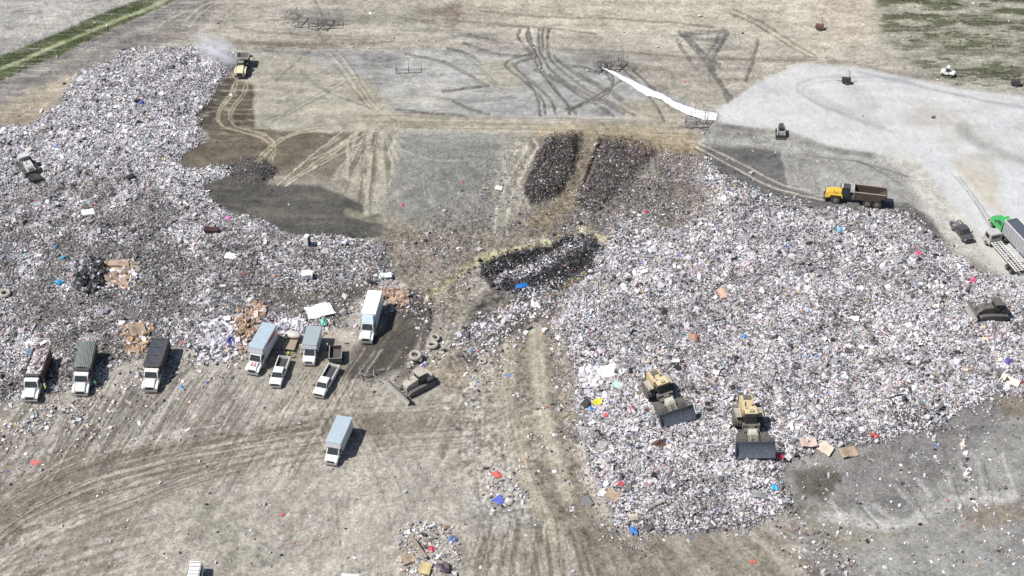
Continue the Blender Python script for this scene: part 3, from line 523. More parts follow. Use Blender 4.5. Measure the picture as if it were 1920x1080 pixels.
# ------------------------------------------------------------------ vehicle pieces (front of each faces +Y)
def wheel(parent, x, y, r, w, teeth=False, name='wheel'):
    s = 1 if x > 0 else -1; g = G()
    g.cyl((x-w/2*s,y,r),(x+w/2*s,y,r),r,18)
    if teeth:
        for k in range(16):
            a = k*math.pi/8
            for j in (-.3,.05,.4):
                aa = a+(.2 if j == .05 else 0); cx = x+j*w*.9; g.cyl((cx,y+math.cos(aa)*r*.96,r+math.sin(aa)*r*.96),(cx,y+math.cos(aa)*r*1.12,r+math.sin(aa)*r*1.12),.10,4,.07)
    o = g.build(name, grime if teeth else black, parent, bevel=0 if teeth else .03)
    G().cyl((x+w/2*s,y,r),(x+(w/2+.03)*s,y,r),r*.52,12).cyl((x+(w/2+.03)*s,y,r),(x+(w/2+.08)*s,y,r),r*.2,8).build('rim', grime if teeth else rim_m, o)
    return o
def place(front, rear, length=None, name=None, label='', cat='', group=None, scale=1.0, width=2.5, clear=True, up=0):
    if 'debris covered' in label: clear = False; up = -.35
    fx,fy,fz = P(*front); rx,ry,rz = P(*rear)
    cx,cy = (fx+rx)/2,(fy+ry)/2; hd = math.atan2(fy-ry,fx-rx)-math.pi/2; L = length or math.hypot(fx-rx,fy-ry)
    f = (-math.sin(hd), math.cos(hd)); s = (math.cos(hd), math.sin(hd)); h = lambda a,b: float(base_height(np.array([cx+f[0]*a+s[0]*b]),np.array([cy+f[1]*a+s[1]*b]))[0][0])
    zf = (h(L*.38,-.9)+h(L*.38,.9))/2; zr = (h(-L*.38,-.9)+h(-L*.38,.9))/2; zl = (h(L*.3,-1.1)+h(-L*.3,-1.1))/2; zri = (h(L*.3,1.1)+h(-L*.3,1.1))/2
    o = thing(name,label,cat,(cx,cy,(zf+zr)/2+up),0,group,scale)
    o.rotation_euler = (math.atan2(zf-zr,L*.76), -math.atan2(zri-zl,2.2), hd); print(name, 'measured', round(math.hypot(fx-rx,fy-ry),2), 'built', round(L,2))
    if clear: CLEAR.append((cx,cy,hd,L+.2,width+.1))
    return o, L
def mirrors(t, y, x, z):
    for s in (-1,1): G().cyl((s*(x-.1),y,z),(s*(x+.22),y+.03,z+.05),.025,6).box(s*(x+.2)-.09,s*(x+.2)+.09,y-.03,y+.06,z-.25,z+.22).build('mirror', grille, t)
def conv_cab(t, F0, w=2.2, hood=1.5, cab=1.55, top=2.75, paint=white2, hz=1.75, red=False):
    """conventional truck nose and cab, F0 = y of the bumper; returns y of cab back"""
    h = w/2; yb = F0-.15; yc = yb-hood; yr = yc-cab
    c = G(); c.prism([(yr,.75),(yr,top),(yc-.55,top+.04),(yc-.08,hz+.05),(yc,.75)],-h,h,ti=.12)
    cab_o = c.build('cab', paint, t, bevel=.05)
    hd = G(); hd.prism([(yc+.004,.8),(yc+.004,hz),(yb-.35,hz-.22),(yb-.06,hz-.42),(yb,.8)],-h*.72,h*.72,ti=.16); hd.build('hood', paint, t, bevel=.06)
    for s in (-1,1):
        G().prism([(yc-.1,.75),(yc-.06,1.25),(yb-1.2,1.38),(yb-.5,1.3),(yb-.1,1.05),(yb-.08,.7),(yb-.25,.62),(yb-.38,.95),(yb-1.0,1.02),(yb-1.25,.7)],s*h*.72+(.002 if s>0 else -.002),s*h*1.04).build('fender', paint, t, bevel=.03)
        G().box(s*h*.86-.13,s*h*.86+.13,yb-.12,yb+.01,.82,1.05).build('headlight', lamp, t)
        G().prism([(yr+.35,hz+.02),(yr+.4,top-.2),(yc-.62,top-.18),(yc-.2,hz+.02)],s*h-.07,s*h+.02,ti=0).build('side_window', glass, t)
        G().box(s*(h+.1)-.2,s*(h+.1)+.2,yr+.2,yc-.25,.5,.62).build('step', steel, t)
    # windscreen follows the slope of the cab front
    a, b = np.array([yc-.06,hz+.1]), np.array([yc-.53,top-.07]); nrm = np.array([.8,.6])*.03
    G().prism([tuple(a-nrm),tuple(b-nrm),tuple(b+nrm),tuple(a+nrm)],-h*.82,h*.82,ti=.1).build('windscreen', glass, t)
    G().box(-h*.5,h*.5,yb-.04,yb+.03,.85,hz-.52).build('grille', grille, t)
    G().box(-h*1.02,h*1.02,yb+.03,yb+.2,.42,.75).build('bumper', chrome, t, bevel=.04)
    if red:
        G().box(-.38,-.12,yc+.1,yb-.5,hz-.2,hz-.02).box(.12,.38,yc+.1,yb-.5,hz-.2,hz-.02).build('hood_stripe', pmat('faded_red',(.50,.22,.22),.5,dirt=.1), t)
    mirrors(t, yc-.1, h, hz+.3)
    return yr
def chassis(t, y0, y1, z=.95): G().box(-.48,-.34,y0,y1,z-.25,z).box(.34,.48,y0,y1,z-.25,z).box(-.34,.34,y0+.3,y0+.5,z-.2,z-.05).box(-.34,.34,y1-.6,y1-.3,z-.2,z-.05).build('chassis', dark, t)
def cutaway_cab(t, F0, w=2.05):
    h = w/2; yb = F0-.1; yc = yb-.95; yr = yc-1.5
    G().prism([(yr,.55),(yr,2.15),(yc-.75,2.18),(yc,1.38),(yb-.18,1.18),(yb,.95),(yb,.5)],-h,h,ti=.08).build('cab', white2, t, bevel=.07)
    a, b = np.array([yc-.05,1.42]), np.array([yc-.70,2.12]); n = np.array([.74,.68])*.03
    G().prism([tuple(a-n),tuple(b-n),tuple(b+n),tuple(a+n)],-h*.84,h*.84,ti=.06).build('windscreen', glass, t)
    G().box(-h*.55,h*.55,yb-.05,yb+.025,.68,.98).build('grille', grille, t); G().box(-h,h,yb+.025,yb+.16,.36,.62).build('bumper', chrome, t, bevel=.03)
    for s in (-1,1):
        G().prism([(yr+.35,1.36),(yr+.4,2.0),(yc-.72,2.0),(yc-.2,1.36)],s*h-.08,s*h+.015).build('side_window', glass, t)
        G().box(s*h*.8-.14,s*h*.8+.14,yb-.1,yb+.02,.74,.98).build('headlight', lamp, t)
    mirrors(t, yc-.3, h, 1.55); return yr, yc, yb
def box_truck(front, rear, label, H=3.3, roof=silver, cabk='cut', attic=True, stripe=False, deflector=False, L=None, side=sidew):
    t, L = place(front, rear, L, 'box_truck', label, 'truck', 'box trucks on the landfill'); F0 = L/2; B = -L/2
    if cabk == 'cut':
        yr, yc, yb = cutaway_cab(t, F0); fw = F0-.75
    else:
        yr = conv_cab(t, F0, red=stripe); fw = F0-.9
    by1 = yr-.06; by0 = B+.1; z0 = 1.0
    chassis(t, B+.3, F0-.6, .9)
    G().box(-1.2,1.2,by0,by1,z0,H).build('cargo_box', side, t, bevel=.03)
    ro = G().box(-1.22,1.22,by0-.02,by1+.02,H+.003,H+.06); ro.build('roof', roof, t)
    rb = G()
    k = by0+.4
    while k < by1-.2: rb.box(-1.16,1.16,k,k+.035,H+.06,H+.075); k += .61
    rb.build('roof_ribs', roof, t)
    if attic:
        zt = 2.3 if cabk == 'cut' else 2.88
        G().box(-1.2,1.2,by1+.003,by1+.95,zt,H,tf=.12).build('overcab_box', side, t, bevel=.04); G().box(-1.21,1.21,by1+.024,by1+.85,H+.003,H+.055).build('overcab_roof', roof, t)
    if deflector:
        G().prism([(by1+.05,2.83),(by1+.1,H+.05),(by1+.35,H+.05),(by1+1.0,2.83)],-1.0,1.0,ti=.12).build('wind_deflector', pmat('pale_blue_fairing',(.62,.74,.80),.35), t, bevel=.05)
        G().box(-.85,.85,by1+.02,by1+.13,H-.5,H-.1).build('vent_panel', dark, t)
    G().box(-1.1,1.1,by0-.025,by0-.002,z0+.1,H-.15).build('roll_door', pmat('roll_door_grey',(.55,.56,.58),.5,dirt=.2), t)
    if stripe:
        for s in (-1,1):
            G().prism([(by0+.5,H-1.15),(by0+.5,H-.45),(by1-.5,H-.25),(by1-.5,H-.5),(by0+2.2,H-1.15)],s*1.2+(.002 if s>0 else -.012),s*1.2+(.012 if s>0 else -.002)).build('red_side_stripe', redp, t)
            g = G(); yy = by1-.6
            for k in range(14):
                g.box(s*1.2+(.013 if s>0 else -.018),s*1.2+(.018 if s>0 else -.013),yy-.3,yy-.08,H-.42,H-.18); yy -= .36
            g.build('side_lettering', white, t)
    g = G()
    for s in (-1,1): g.box(s*1.19-.02,s*1.19+.02,by0+.1,by1-.1,z0-.12,z0-.01)
    g.build('side_rail', steel, t)
    for s in (-1,1):
        G().box(s*1.0-.12,s*1.0+.12,by0-.04,by0-.02,z0-.2,z0-.05).build('tail_light', redp, t)
        wheel(t, s*.95, F0-1.1, .42, .26); wheel(t, s*.88, B+1.9, .45, .5)
        if L > 9: pass
    G().box(-1.1,1.1,B-.05,B+.08,.5,.65).build('rear_bumper', steel, t)
    return t
def dump_truck(front, rear, label, load='open', L=None, body=bedm):
    t, L = place(front, rear, L, 'dump_truck', label, 'truck', 'dump trucks tipping at the refuse face'); F0 = L/2; B = -L/2
    yr = conv_cab(t, F0, w=2.25, hood=1.6, cab=1.5, top=2.7); chassis(t, B+.5, F0-.7, 1.05)
    y1 = yr-.25; y0 = B+.15; zb = 1.15; zt = 2.95; g = G()
    g.box(-1.18,1.18,y0,y1,zb,zb+.1).box(-1.22,-1.14,y0,y1,zb+.1,zt).box(1.14,1.22,y0,y1,zb+.1,zt).box(-1.14,1.14,y1-.08,y1,zb+.1,zt+.1)
    k = y0+.3
    while k < y1: g.box(-1.30,-1.222,k,k+.1,zb,zt-.05).box(1.222,1.30,k,k+.1,zb,zt-.05); k += .8
    g.build('dump_body', body, t)
    G().box(-1.28,-1.13,y0,y1,zt+.003,zt+.1).box(1.13,1.28,y0,y1,zt+.003,zt+.1).build('body_rim', dark, t)
    G().box(-1.14,1.14,y0-.09,y0-.004,zb,zt-.05).box(-1.2,-1.05,y0-.12,y0-.092,zb,zt).box(1.05,1.2,y0-.12,y0-.092,zb,zt).build('tailgate', body, t)
    G().box(-1.1,1.1,y1+.002,y1+.5,zt+.05,zt+.1).build('cab_guard', dark, t)
    if load != 'open':
        n = 26; g = G(); m = tarpg if load == 'grey' else tarpb; vs = []; fs = []; amp = .05 if load == 'grey' else .015
        nyy = 12
        for j in range(nyy+1):
            for i in range(n+1):
                xx = -1.2+2.4*i/n; sag = .22*(1-(xx/1.2)**2)*(1 if load == 'grey' else -.35); vs.append((xx+.03*math.sin(j*1.3+i), y0+.05+(y1-y0-.1)*j/nyy, zt+.12+sag+amp*math.sin(i*2.1)+.02*math.sin(j*1.7+i*.4)))
        for j in range(nyy):
            for i in range(n): a = j*(n+1)+i; fs.append((a,a+1,a+n+2,a+n+1))
        for xx in (-1.31,1.31): 
            b0 = len(vs); vs += [(xx,y0+.05,zt-.2),(xx,y1-.05,zt-.2)]; e0 = 0 if xx < 0 else n; e1 = e0+nyy*(n+1); fs.append((b0,b0+1,e1,e0))
        g.add(vs,fs); g.build('tarp', m, t)
        for k in range(4): G().cyl((-1.24,y0+.6+k*(y1-y0-1)/3,zt+.12),(1.24,y0+.6+k*(y1-y0-1)/3,zt+.13),.03,6).build('tarp_bow', dark, t)
    else:
        G().box(-1.12,1.12,y0+.02,y1-.1,zb+.12,zt-.35).build('load_fill', pmat('load_pale',(.55,.5,.48),.9,dirt=.5,dcol=(.7,.6,.6),vary=.4,scale=3), t)
        rng = np.random.default_rng(5); n = 420; px = rng.uniform(-1.0,1.0,n); py = rng.uniform(y0+.2,y1-.25,n)
        pz = zt-.3+.45*(1-(px/1.1)**2)*rng.random(n); ci = rng.choice([0,0,0,0,1,1,3,3,3,3,4,13,6,5],n); col = PAL[ci]*(.8+.3*rng.random((n,1))); sz = .25+.5*rng.random(n)
        V,Fc,Cc = scatter(np.stack([px,py,pz],1), sz, rng.choice(3,n,p=(.4,.3,.3)), col, rng); o = fast_mesh('load', V, Fc, Cc, refuse); o.parent = t; o['kind'] = 'stuff'
    t.scale.x = 1.1
    for s in (-1,1):
        wheel(t, s*.98, F0-1.15, .52, .3)
        for yy in (B+1.2,B+2.55): wheel(t, s*.9, yy, .52, .55)
        G().cyl((s*.75,yr-.12,.9),(s*.75,yr-.12,3.1),.07,8).build('exhaust_stack', chrome, t)
        G().cyl((s*.9,yr-1.5,.75),(s*.9,yr-.4,.75),.3,12).build('fuel_tank', chrome, t)
        G().box(s*.9-.3,s*.9+.3,B+.3,B+.34,.25,1.0).build('mud_flap', black, t)
    return t
def pickup(front, rear, label, paint=white2, L=None, load=None, w=2.0, crew=True, bedc=dark):
    t, L = place(front, rear, L, 'pickup_truck', label, 'pickup truck', 'pickup trucks on the landfill', width=2.1); F0 = L/2; B = -L/2; h = w/2
    cabr = F0-1.35-(2.15 if crew else 1.5); yc = F0-1.35
    G().prism([(F0-.1,.5),(F0-.05,.95),(F0-.25,1.12),(yc,1.22),(cabr,1.22),(cabr,.5)],-h,h,ti=.06).build('body', paint, t, bevel=.05)
    G().prism([(cabr+.02,1.225),(cabr+.12,1.82),(yc-.65,1.84),(yc+.05,1.225)],-h+.08,h-.08,ti=.14).build('cab', paint, t, bevel=.06)
    a, b = np.array([yc+.02,1.27]), np.array([yc-.58,1.79]); n = np.array([.66,.75])*.025
    G().prism([tuple(a-n),tuple(b-n),tuple(b+n),tuple(a+n)],-h+.15,h-.15,ti=.12).build('windscreen', glass, t)
    G().prism([(cabr+.0,1.30),(cabr+.09,1.74),(cabr+.12,1.74),(cabr+.03,1.30)],-h+.25,h-.25,ti=.08).build('rear_window', glass, t)
    for s in (-1,1):
        for (a0,a1) in ([(cabr+.25,(cabr+yc)/2-.1),((cabr+yc)/2,yc-.45)] if crew else [(cabr+.3,yc-.45)]):
            G().prism([(a0,1.27),(a0+.04,1.72),(a1-.1 if a1 < yc-.5 else a1-.25,1.72),(a1+.2 if a1 > yc-.5 else a1,1.27)],s*(h-.13)-.04,s*(h-.13)+.045).build('side_window', glass, t)
        G().box(s*h-.04 if s>0 else -h,s*h if s>0 else -h+.04,B+.05,cabr-.02,.55,1.22).box(s*(h-.1)-.05,s*(h-.1)+.05,B+.05,cabr-.02,1.222,1.27).build('bed_side', paint, t)
        G().box(s*.78-.14,s*.78+.14,F0-.16,F0-.03,.8,1.0).build('headlight', lamp, t); G().box(s*.9-.06,s*.9+.06,B-.005,B+.06,.85,1.15).build('tail_light', redp, t)
        wheel(t, s*.86, F0-.95, .39, .26); wheel(t, s*.86, B+1.15, .39, .26)
    G().box(-h+.06,h-.06,B+.1,cabr-.03,.6,.68).build('bed_floor', bedc, t); G().box(-h+.1,h-.1,B+.02,B+.08,.62,1.22).build('tailgate', paint, t); G().box(-h+.1,h-.1,cabr-.08,cabr-.03,.68,1.22).build('bed_front', bedc, t)
    G().box(-.72,.72,F0-.12,F0+.0,.62,.95).build('grille', grille, t); G().box(-h,h,F0+.0,F0+.12,.38,.62).build('bumper', chrome if paint != navy else dark, t, bevel=.03); G().box(-h+.05,h-.05,B-.12,B-.01,.45,.62).build('rear_bumper', chrome, t)
    mirrors(t, yc-.15, h-.02, 1.35)
    if load:
        rng = np.random.default_rng(9); n = 60; px = rng.uniform(-.75,.75,n); py = rng.uniform(B+.2,cabr-.2,n)
        V,Fc,Cc = scatter(np.stack([px,py,.8+.6*rng.random(n)],1), .35+.5*rng.random(n), rng.choice(3,n), PAL[rng.choice([0,3,4,5,6,11,13],n)]*.9, rng); o = fast_mesh('bed_load', V, Fc, Cc, refuse); o.parent = t
    return t
def adt(front, rear, label, L=None, scale=1.0, paint=yellow, width=3.0, bm=None):
    t, L = place(front, rear, L, 'articulated_dumper', label, 'dump truck', 'yellow articulated dumpers', scale, width); L = L/scale; F0 = L/2; B = -L/2
    G().prism([(F0-3.0,1.1),(F0-3.0,2.35),(F0-1.9,2.35),(F0-.5,2.12),(F0-.1,1.7),(F0,1.0),(F0-.4,.9)],-.98,.98,ti=.18).build('hood', paint, t, bevel=.08)
    G().box(-.7,.7,F0-.12,F0+.02,1.05,1.75,tf=.06).build('grille', grille, t); G().box(-1.3,1.3,F0-.25,F0+.18,.6,.95).build('bumper', dark, t, bevel=.05)
    for s in (-1,1):
        G().prism([(F0-3.3,1.35),(F0-3.1,1.95),(F0-1.0,1.95),(F0-.55,1.4),(F0-.55,1.2),(F0-.9,1.3),(F0-1.15,1.75),(F0-2.9,1.78),(F0-3.1,1.35)],s*1.0+(.0 if s>0 else -.45),s*1.0+(.45 if s>0 else 0)).build('fender', paint, t, bevel=.03)
        G().box(s*1.15-.16,s*1.15+.16,F0-.3,F0-.22,1.0,1.25).build('headlight', lamp, t)
    c = G().box(-.85,.85,F0-4.5,F0-2.85,1.5,3.2,ti=.12,tf=.2,tb=.05); c.build('cab', grille, t, bevel=.05)
    G().box(-.85,.85,F0-4.4,F0-3.1,3.203,3.27).build('cab_roof', pmat('cab_roof_grey',(.045,.045,.06),.6,dirt=.1), t); G().box(-.6,.6,F0-3.0,F0-2.94,2.3,3.05).build('windscreen', glass, t)
    for s in (-1,1): G().box(s*.79-.05,s*.79+.05,F0-4.3,F0-3.25,2.25,3.0).build('side_window', glass, t)
    G().box(-.72,.72,F0-3.1,F0-2.92,3.14,3.26).build('light_bar', lamp, t); G().cyl((.75,F0-2.7,2.2),(.75,F0-2.7,3.3),.08,8).build('exhaust_stack', dark, t); mirrors(t, F0-1.6, 1.1, 2.7)
    G().box(-.55,.55,F0-5.4,F0-4.52,.9,1.7).cyl((0,F0-5.0,.7),(0,F0-5.0,1.9),.35,10).build('articulation_hitch', grime, t); G().box(-.5,.5,B+.4,F0-5.3,.85,1.25).build('rear_frame', dark, t)
    y1 = F0-5.15; y0 = B; z0 = 1.5; zt = 2.95; g = G()
    prof = [(y1,zt+.2),(y1-.1,zt+.2),(y1-.55,z0+.12),(y0+1.6,z0+.12),(y0+.1,z0+1.1),(y0,z0+1.05),(y0+1.5,z0),(y1-.45,z0)]
    g.prism(prof, -1.35, 1.35)
    for s in (-1,1):
        g.prism([(y1-.02,zt),(y1-.5,z0),(y0+1.5,z0),(y0+.02,z0+1.05),(y0+.35,zt-.05)], s*1.47-.05, s*1.47+.05)
    g.build('dump_body', bm or rust, t)
    G().box(-1.6,-1.4,y0+.3,y1,zt+.003,zt+.12).box(1.4,1.6,y0+.3,y1,zt+.003,zt+.12).build('body_rim', pmat('worn_rim',(.36,.30,.25),.7,dirt=.3), t); G().box(-1.5,1.5,y1+.01,y1+.12,zt-.25,zt+.25).build('headboard_edge', pmat('pale_edge',(.6,.5,.4),.7), t)
    for s in (-1,1):
        wheel(t, s*1.2, F0-2.05, .85, .62); wheel(t, s*1.2, B+3.35, .85, .62); wheel(t, s*1.2, B+1.6, .85, .62)
    return t
def compactor(front, rear, label, L=None, scale=1.0):
    t, L = place(front, rear, L, 'landfill_compactor', label, 'compactor', 'yellow refuse compactors working on the garbage', scale, 3.8); F0 = L/scale/2; B = -F0
    L0 = F0*2
    # blade with trash rack
    g = G(); prof = [(F0+.05-.95*a-.35*math.sin(math.pi*a), .12+1.95*a) for a in [k/7 for k in range(8)]]
    prof2 = [(p[0]-.12,p[1]) for p in prof[::-1]]; g.prism(prof+prof2, -2.5, 2.5); g.build('blade', bladem, t)
    for s in (-1,1): G().prism([(F0-.6,.12),(F0+.12,.12),(F0-.1,1.1),(F0-.8,2.1),(F0-1.05,2.1)], s*2.5+(.003 if s>0 else -.09), s*2.5+(.09 if s>0 else -.003)).build('blade_end_plate', bladem, t)
    g = G()
    for k in range(27): xx = -2.45+k*4.9/26; g.cyl((xx,F0-.95,2.05),(xx,F0-1.35,2.75),.04,4)
    for zz,yy in ((2.75,F0-1.35),(2.4,F0-1.15)): g.cyl((-2.48,yy,zz),(2.48,yy,zz),.05,5)
    g.build('trash_rack', grime, t)
    for s in (-1,1):
        G().cyl((s*1.0,F0-2.6,1.0),(s*1.35,F0-.45,.6),.16,8).build('push_arm', grime, t); G().cyl((s*.38,F0-2.3,1.9),(s*.5,F0-1.1,1.5),.11,8).cyl((s*.38,F0-2.3,1.9),(s*.44,F0-1.4,1.6),.17,8).build('lift_cylinder', tanw, t)
    G().box(-.72,.72,F0-3.5,F0-1.9,1.0,2.25,ti=.12,tf=.35).box(-.5,.5,F0-3.2,F0-2.3,2.252,2.5,ti=.1,tf=.2).build('front_frame', pmat('pale_dusty',(.55,.52,.44),.85,dirt=.25,dcol=(.3,.27,.22)), t, bevel=.06)
    G().box(-1.0,1.0,F0-4.4,F0-3.703,.9,1.6).cyl((0,F0-4.1,.8),(0,F0-4.1,2.1),.4,10).build('articulation_hitch', grime, t)
    G().box(-1.15,1.15,F0-5.1,F0-4.41,1.3,2.0).build('platform', grime, t)
    G().box(-.82,.82,F0-6.4,F0-4.75,2.0,3.45,ti=.1,tf=.12).build('cab', grille, t, bevel=.04)
    G().box(-.88,.88,F0-6.5,F0-4.95,3.453,3.62,ti=.06,tf=.05).build('cab_roof', pmat('roof_cream_yellow',(.66,.53,.30),.7,dirt=.2), t, bevel=.04)
    G().box(-.3,.25,F0-5.6,F0-5.1,3.623,3.85).box(.45,.75,F0-6.2,F0-5.9,3.623,3.8).build('roof_air_unit', tanw, t)
    for s in (-1,1): G().box(s*.8-.04,s*.8+.05,F0-6.2,F0-5.0,2.55,3.3).build('side_window', glass, t)
    G().box(-.65,.65,F0-4.86,F0-4.78,2.5,3.3,tf=.03).build('windscreen', glass, t)
    G().prism([(B+.3,1.0),(B+.25,2.35),(B+.6,2.75),(F0-6.6,2.85),(F0-6.6,1.0)],-.95,.95,ti=.1).build('engine_hood', tan, t, bevel=.07)
    G().box(-.5,.5,B+.9,B+1.7,2.8,2.95).cyl((.5,F0-7.2,2.8),(.5,F0-7.2,3.7),.1,8).cyl((-.45,F0-7.1,2.8),(-.45,F0-7.1,3.4),.16,8).build('exhaust_and_intake', grime, t)
    G().box(-1.0,1.0,B,B+.29,1.0,2.3).build('rear_guard', grime, t)
    for s in (-1,1):
        G().box(s*1.45-.42,s*1.45+.42,F0-8.1,F0-6.1,2.05,2.13).build('fender', tanw, t); G().cyl((s*1.9,F0-6.5,2.13),(s*1.9,F0-6.5,3.0),.03,5).cyl((s*1.9,F0-5.7,2.13),(s*1.9,F0-5.7,3.0),.03,5).cyl((s*1.9,F0-6.5,3.0),(s*1.9,F0-5.7,3.0),.03,5).build('handrail', tan, t)
        wheel(t, s*1.5, F0-2.75, .92, 1.15, True); wheel(t, s*1.5, F0-7.1, .92, 1.15, True)
    return t
def dozer(front, rear, label, L=None, bw=4.6, paint=tanw, scale=1.0, cabm=None):
    t, L = place(front, rear, L, 'bulldozer', label, 'bulldozer', None, scale, 3.0); F0 = L/scale/2; B = -F0
    pr = []
    for k in range(7): a = k/6; pr.append((F0-.45*math.sin(math.pi*a)+.05, .1+1.45*a))
    g = G().prism(pr+[(p[0]-.1,p[1]) for p in pr[::-1]], -bw/2, bw/2); g.build('blade', pmat('worn_blade',(.33,.32,.30),.7,dirt=.5,dcol=(.18,.17,.16)), t)
    G().box(-bw/2+.1,bw/2-.1,F0-.1,F0+.02,1.56,2.0).build('blade_guard', grime, t)
    for s in (-1,1):
        prof = [(B+.35,.5),(B+.6,.1),(F0-1.5,.1),(F0-1.15,.55),(F0-1.5,1.0),(F0-3.2,1.15),(B+.7,1.0)]
        tk = G().prism(prof, s*1.15-.32, s*1.15+.32); n = 12
        for k in range(n): yy = B+.7+k*(F0-1.6-B-.7)/n; tk.box(s*1.15-.34,s*1.15+.34,yy,yy+.08,1.0,1.18)
        tk.build('track', grime, t); G().cyl((s*1.3,F0-2.6,.6),(s*1.45,F0-.3,.55),.14,8).build('push_arm', grime, t); G().cyl((s*.6,F0-1.9,1.9),(s*.7,F0-.25,1.2),.09,8).build('lift_cylinder', steel, t)
    G().prism([(F0-3.6,1.0),(F0-3.6,2.3),(F0-1.6,2.05),(F0-1.35,1.7),(F0-1.3,.7),(F0-3.6,.6)],-.75,.75,ti=.08).build('engine_hood', paint, t, bevel=.06)
    G().box(-.85,.85,F0-5.0,F0-3.62,1.2,3.0,ti=.1,tf=.15).build('cab', cabm or grille, t, bevel=.04); G().box(-.98,.98,F0-5.15,F0-3.5,3.003,3.14).build('cab_roof', paint, t, bevel=.03)
    for s in (-1,1): G().box(s*.79-.04,s*.79+.05,F0-4.7,F0-3.95,1.9,2.8).build('side_window', glass, t)
    G().box(-1.0,1.0,B+.45,F0-5.02,1.0,2.1,tb=.15).build('fuel_tank', paint, t, bevel=.06); G().box(-.3,.3,B,B+.45,.4,1.2).prism([(B-.3,.1),(B-.1,1.2),(B+.1,1.2),(B-.1,.1)],-.12,.12).build('ripper', grime, t); G().cyl((.35,F0-2.4,2.1),(.35,F0-2.4,3.0),.07,8).build('exhaust_stack', grime, t)
    return t
# ------------------------------------------------------------------ the vehicles
dump_truck((57,757),(87,679),'dump truck with white cab and open body heaped with white and pink rubbish','open',body=bedred)
dump_truck((151,745),(169,664),'dump truck with white cab under a wrinkled grey green tarp','grey')
dump_truck((281,739),(307,658),'dump truck with white cab under a smooth black tarp','black')
box_truck((472,705),(509,637),'long white box truck with pale blue roof and red stripe along its side',H=3.9,cabk='conv',stripe=True,attic=True)
box_truck((579,688),(592,638),'short box truck with grey roof backed up to the rubbish between the two pickups',H=3.1,roof=silver2)
box_truck((686,647),(706,578),'all white box truck with roof wind deflector parked beside dark soil',H=3.9,roof=white,cabk='conv',attic=False,deflector=True,side=pmat('box_side_bluewhite',(.66,.72,.78),.4,dirt=.06))
box_truck((620,875),(649,808),'box truck with pale blue grey roof standing alone on the open dirt',H=3.2,roof=silver)
pickup((516,729),(535,678),'white pickup truck hitched to the trailer with the pale bulky load')
pickup((597,748),(628,693),'white pickup truck with empty dark bed in front of the black dump trailer')
pickup((1816,456),(1789,424),'dark blue pickup truck with junk in its bed on the pale dirt road',paint=navy,L=5.6,load=True)
adt((449,152),(460,112),'yellow articulated dumper driving toward the camera trailing dust',L=7.2,scale=.82,paint=pmat('cream_yellow',(.72,.64,.44),.5,dirt=.15),bm=bedm)
adt((1545,373),(1660,387),'yellow articulated dumper seen side on with its brown empty body')
compactor((1273,795),(1222,718),'dusty yellow refuse compactor with its blade turned toward lower right, left of the pair',L=10.6,scale=1.1)
compactor((1418,872),(1394,754),'dusty yellow refuse compactor pushing straight down beside the red scrap, right of the pair',L=12.2,scale=1.15)
dozer((752,742),(806,714),'pale mud caked bulldozer with wide curved blade on the bare dirt',bw=5.2,L=6.8,paint=pmat('pale_mud',(.55,.50,.43),.9,dirt=.5,dcol=(.25,.22,.18),vary=.3))
dozer((1814,592),(1888,592),'dark grimy bulldozer seen side on at the right edge of the garbage',paint=grime,L=7.0,bw=3.8)
# dozer-like compactor half buried in the left garbage field
dozer((74,343),(34,290),'grey debris covered bulldozer in the white garbage by the left edge',paint=pmat('dusty_grey',(.42,.41,.41),.9,dirt=.5,dcol=(.7,.7,.7),vary=.4),L=6.6,bw=3.6,cabm=pmat('dusty_dark_grey',(.2,.2,.2),.9,dirt=.5,dcol=(.5,.5,.5),vary=.4))
# pickup trailers
def util_trailer():
    t, L = place((536,676),(554,622),5.2,'utility_trailer','open trailer carrying a pale upturned boat shaped load behind the white pickup','trailer',None,width=2.0)
    F0 = L/2; B = -L/2
    G().box(-.95,.95,B,F0-1.3,.55,.63).build('deck', wood, t)
    G().cyl((-.8,F0-1.3,.5),(0,F0,.5),.05,6).cyl((.8,F0-1.3,.5),(0,F0,.5),.05,6).build('drawbar', steel, t)
    for s in (-1,1):
        g = G().cyl((s*.95,B,.95),(s*.95,F0-1.3,.95),.035,6)
        for k in range(5): yy = B+k*(F0-1.3-B)/4; g.cyl((s*.95,yy,.6),(s*.95,yy,.95),.03,5)
        g.build('side_rail', steel, t); wheel(t, s*1.05, B+1.6, .35, .22)
    vs = []; fs = []; rings = [(-1.3,.15),(-1.2,.55),(-.8,.85),(0,1.0),(.8,.85),(1.25,.5),(1.35,.12)]; m = 14
    for k,(xx,sc) in enumerate(rings):
        for j in range(m): a = 2*math.pi*j/m; vs.append((xx, B+.9+.8*sc*math.cos(a), 1.15+.5*sc*math.sin(a)))
    for k in range(len(rings)-1):
        for j in range(m): fs.append((k*m+j,k*m+(j+1)%m,(k+1)*m+(j+1)%m,(k+1)*m+j))
    fs += [tuple(range(m)), tuple(range(len(rings)*m-1,(len(rings)-1)*m-1,-1))]
    o = G().add(vs,fs).build('upturned_hull', pmat('hull_offwhite',(.62,.58,.52),.6,dirt=.3,dcol=(.3,.28,.25)), None, smooth=True); o.matrix_world = t.matrix_basis.copy(); tag(o,'pale off white upturned hull lying across the open trailer','boat hull')
util_trailer()
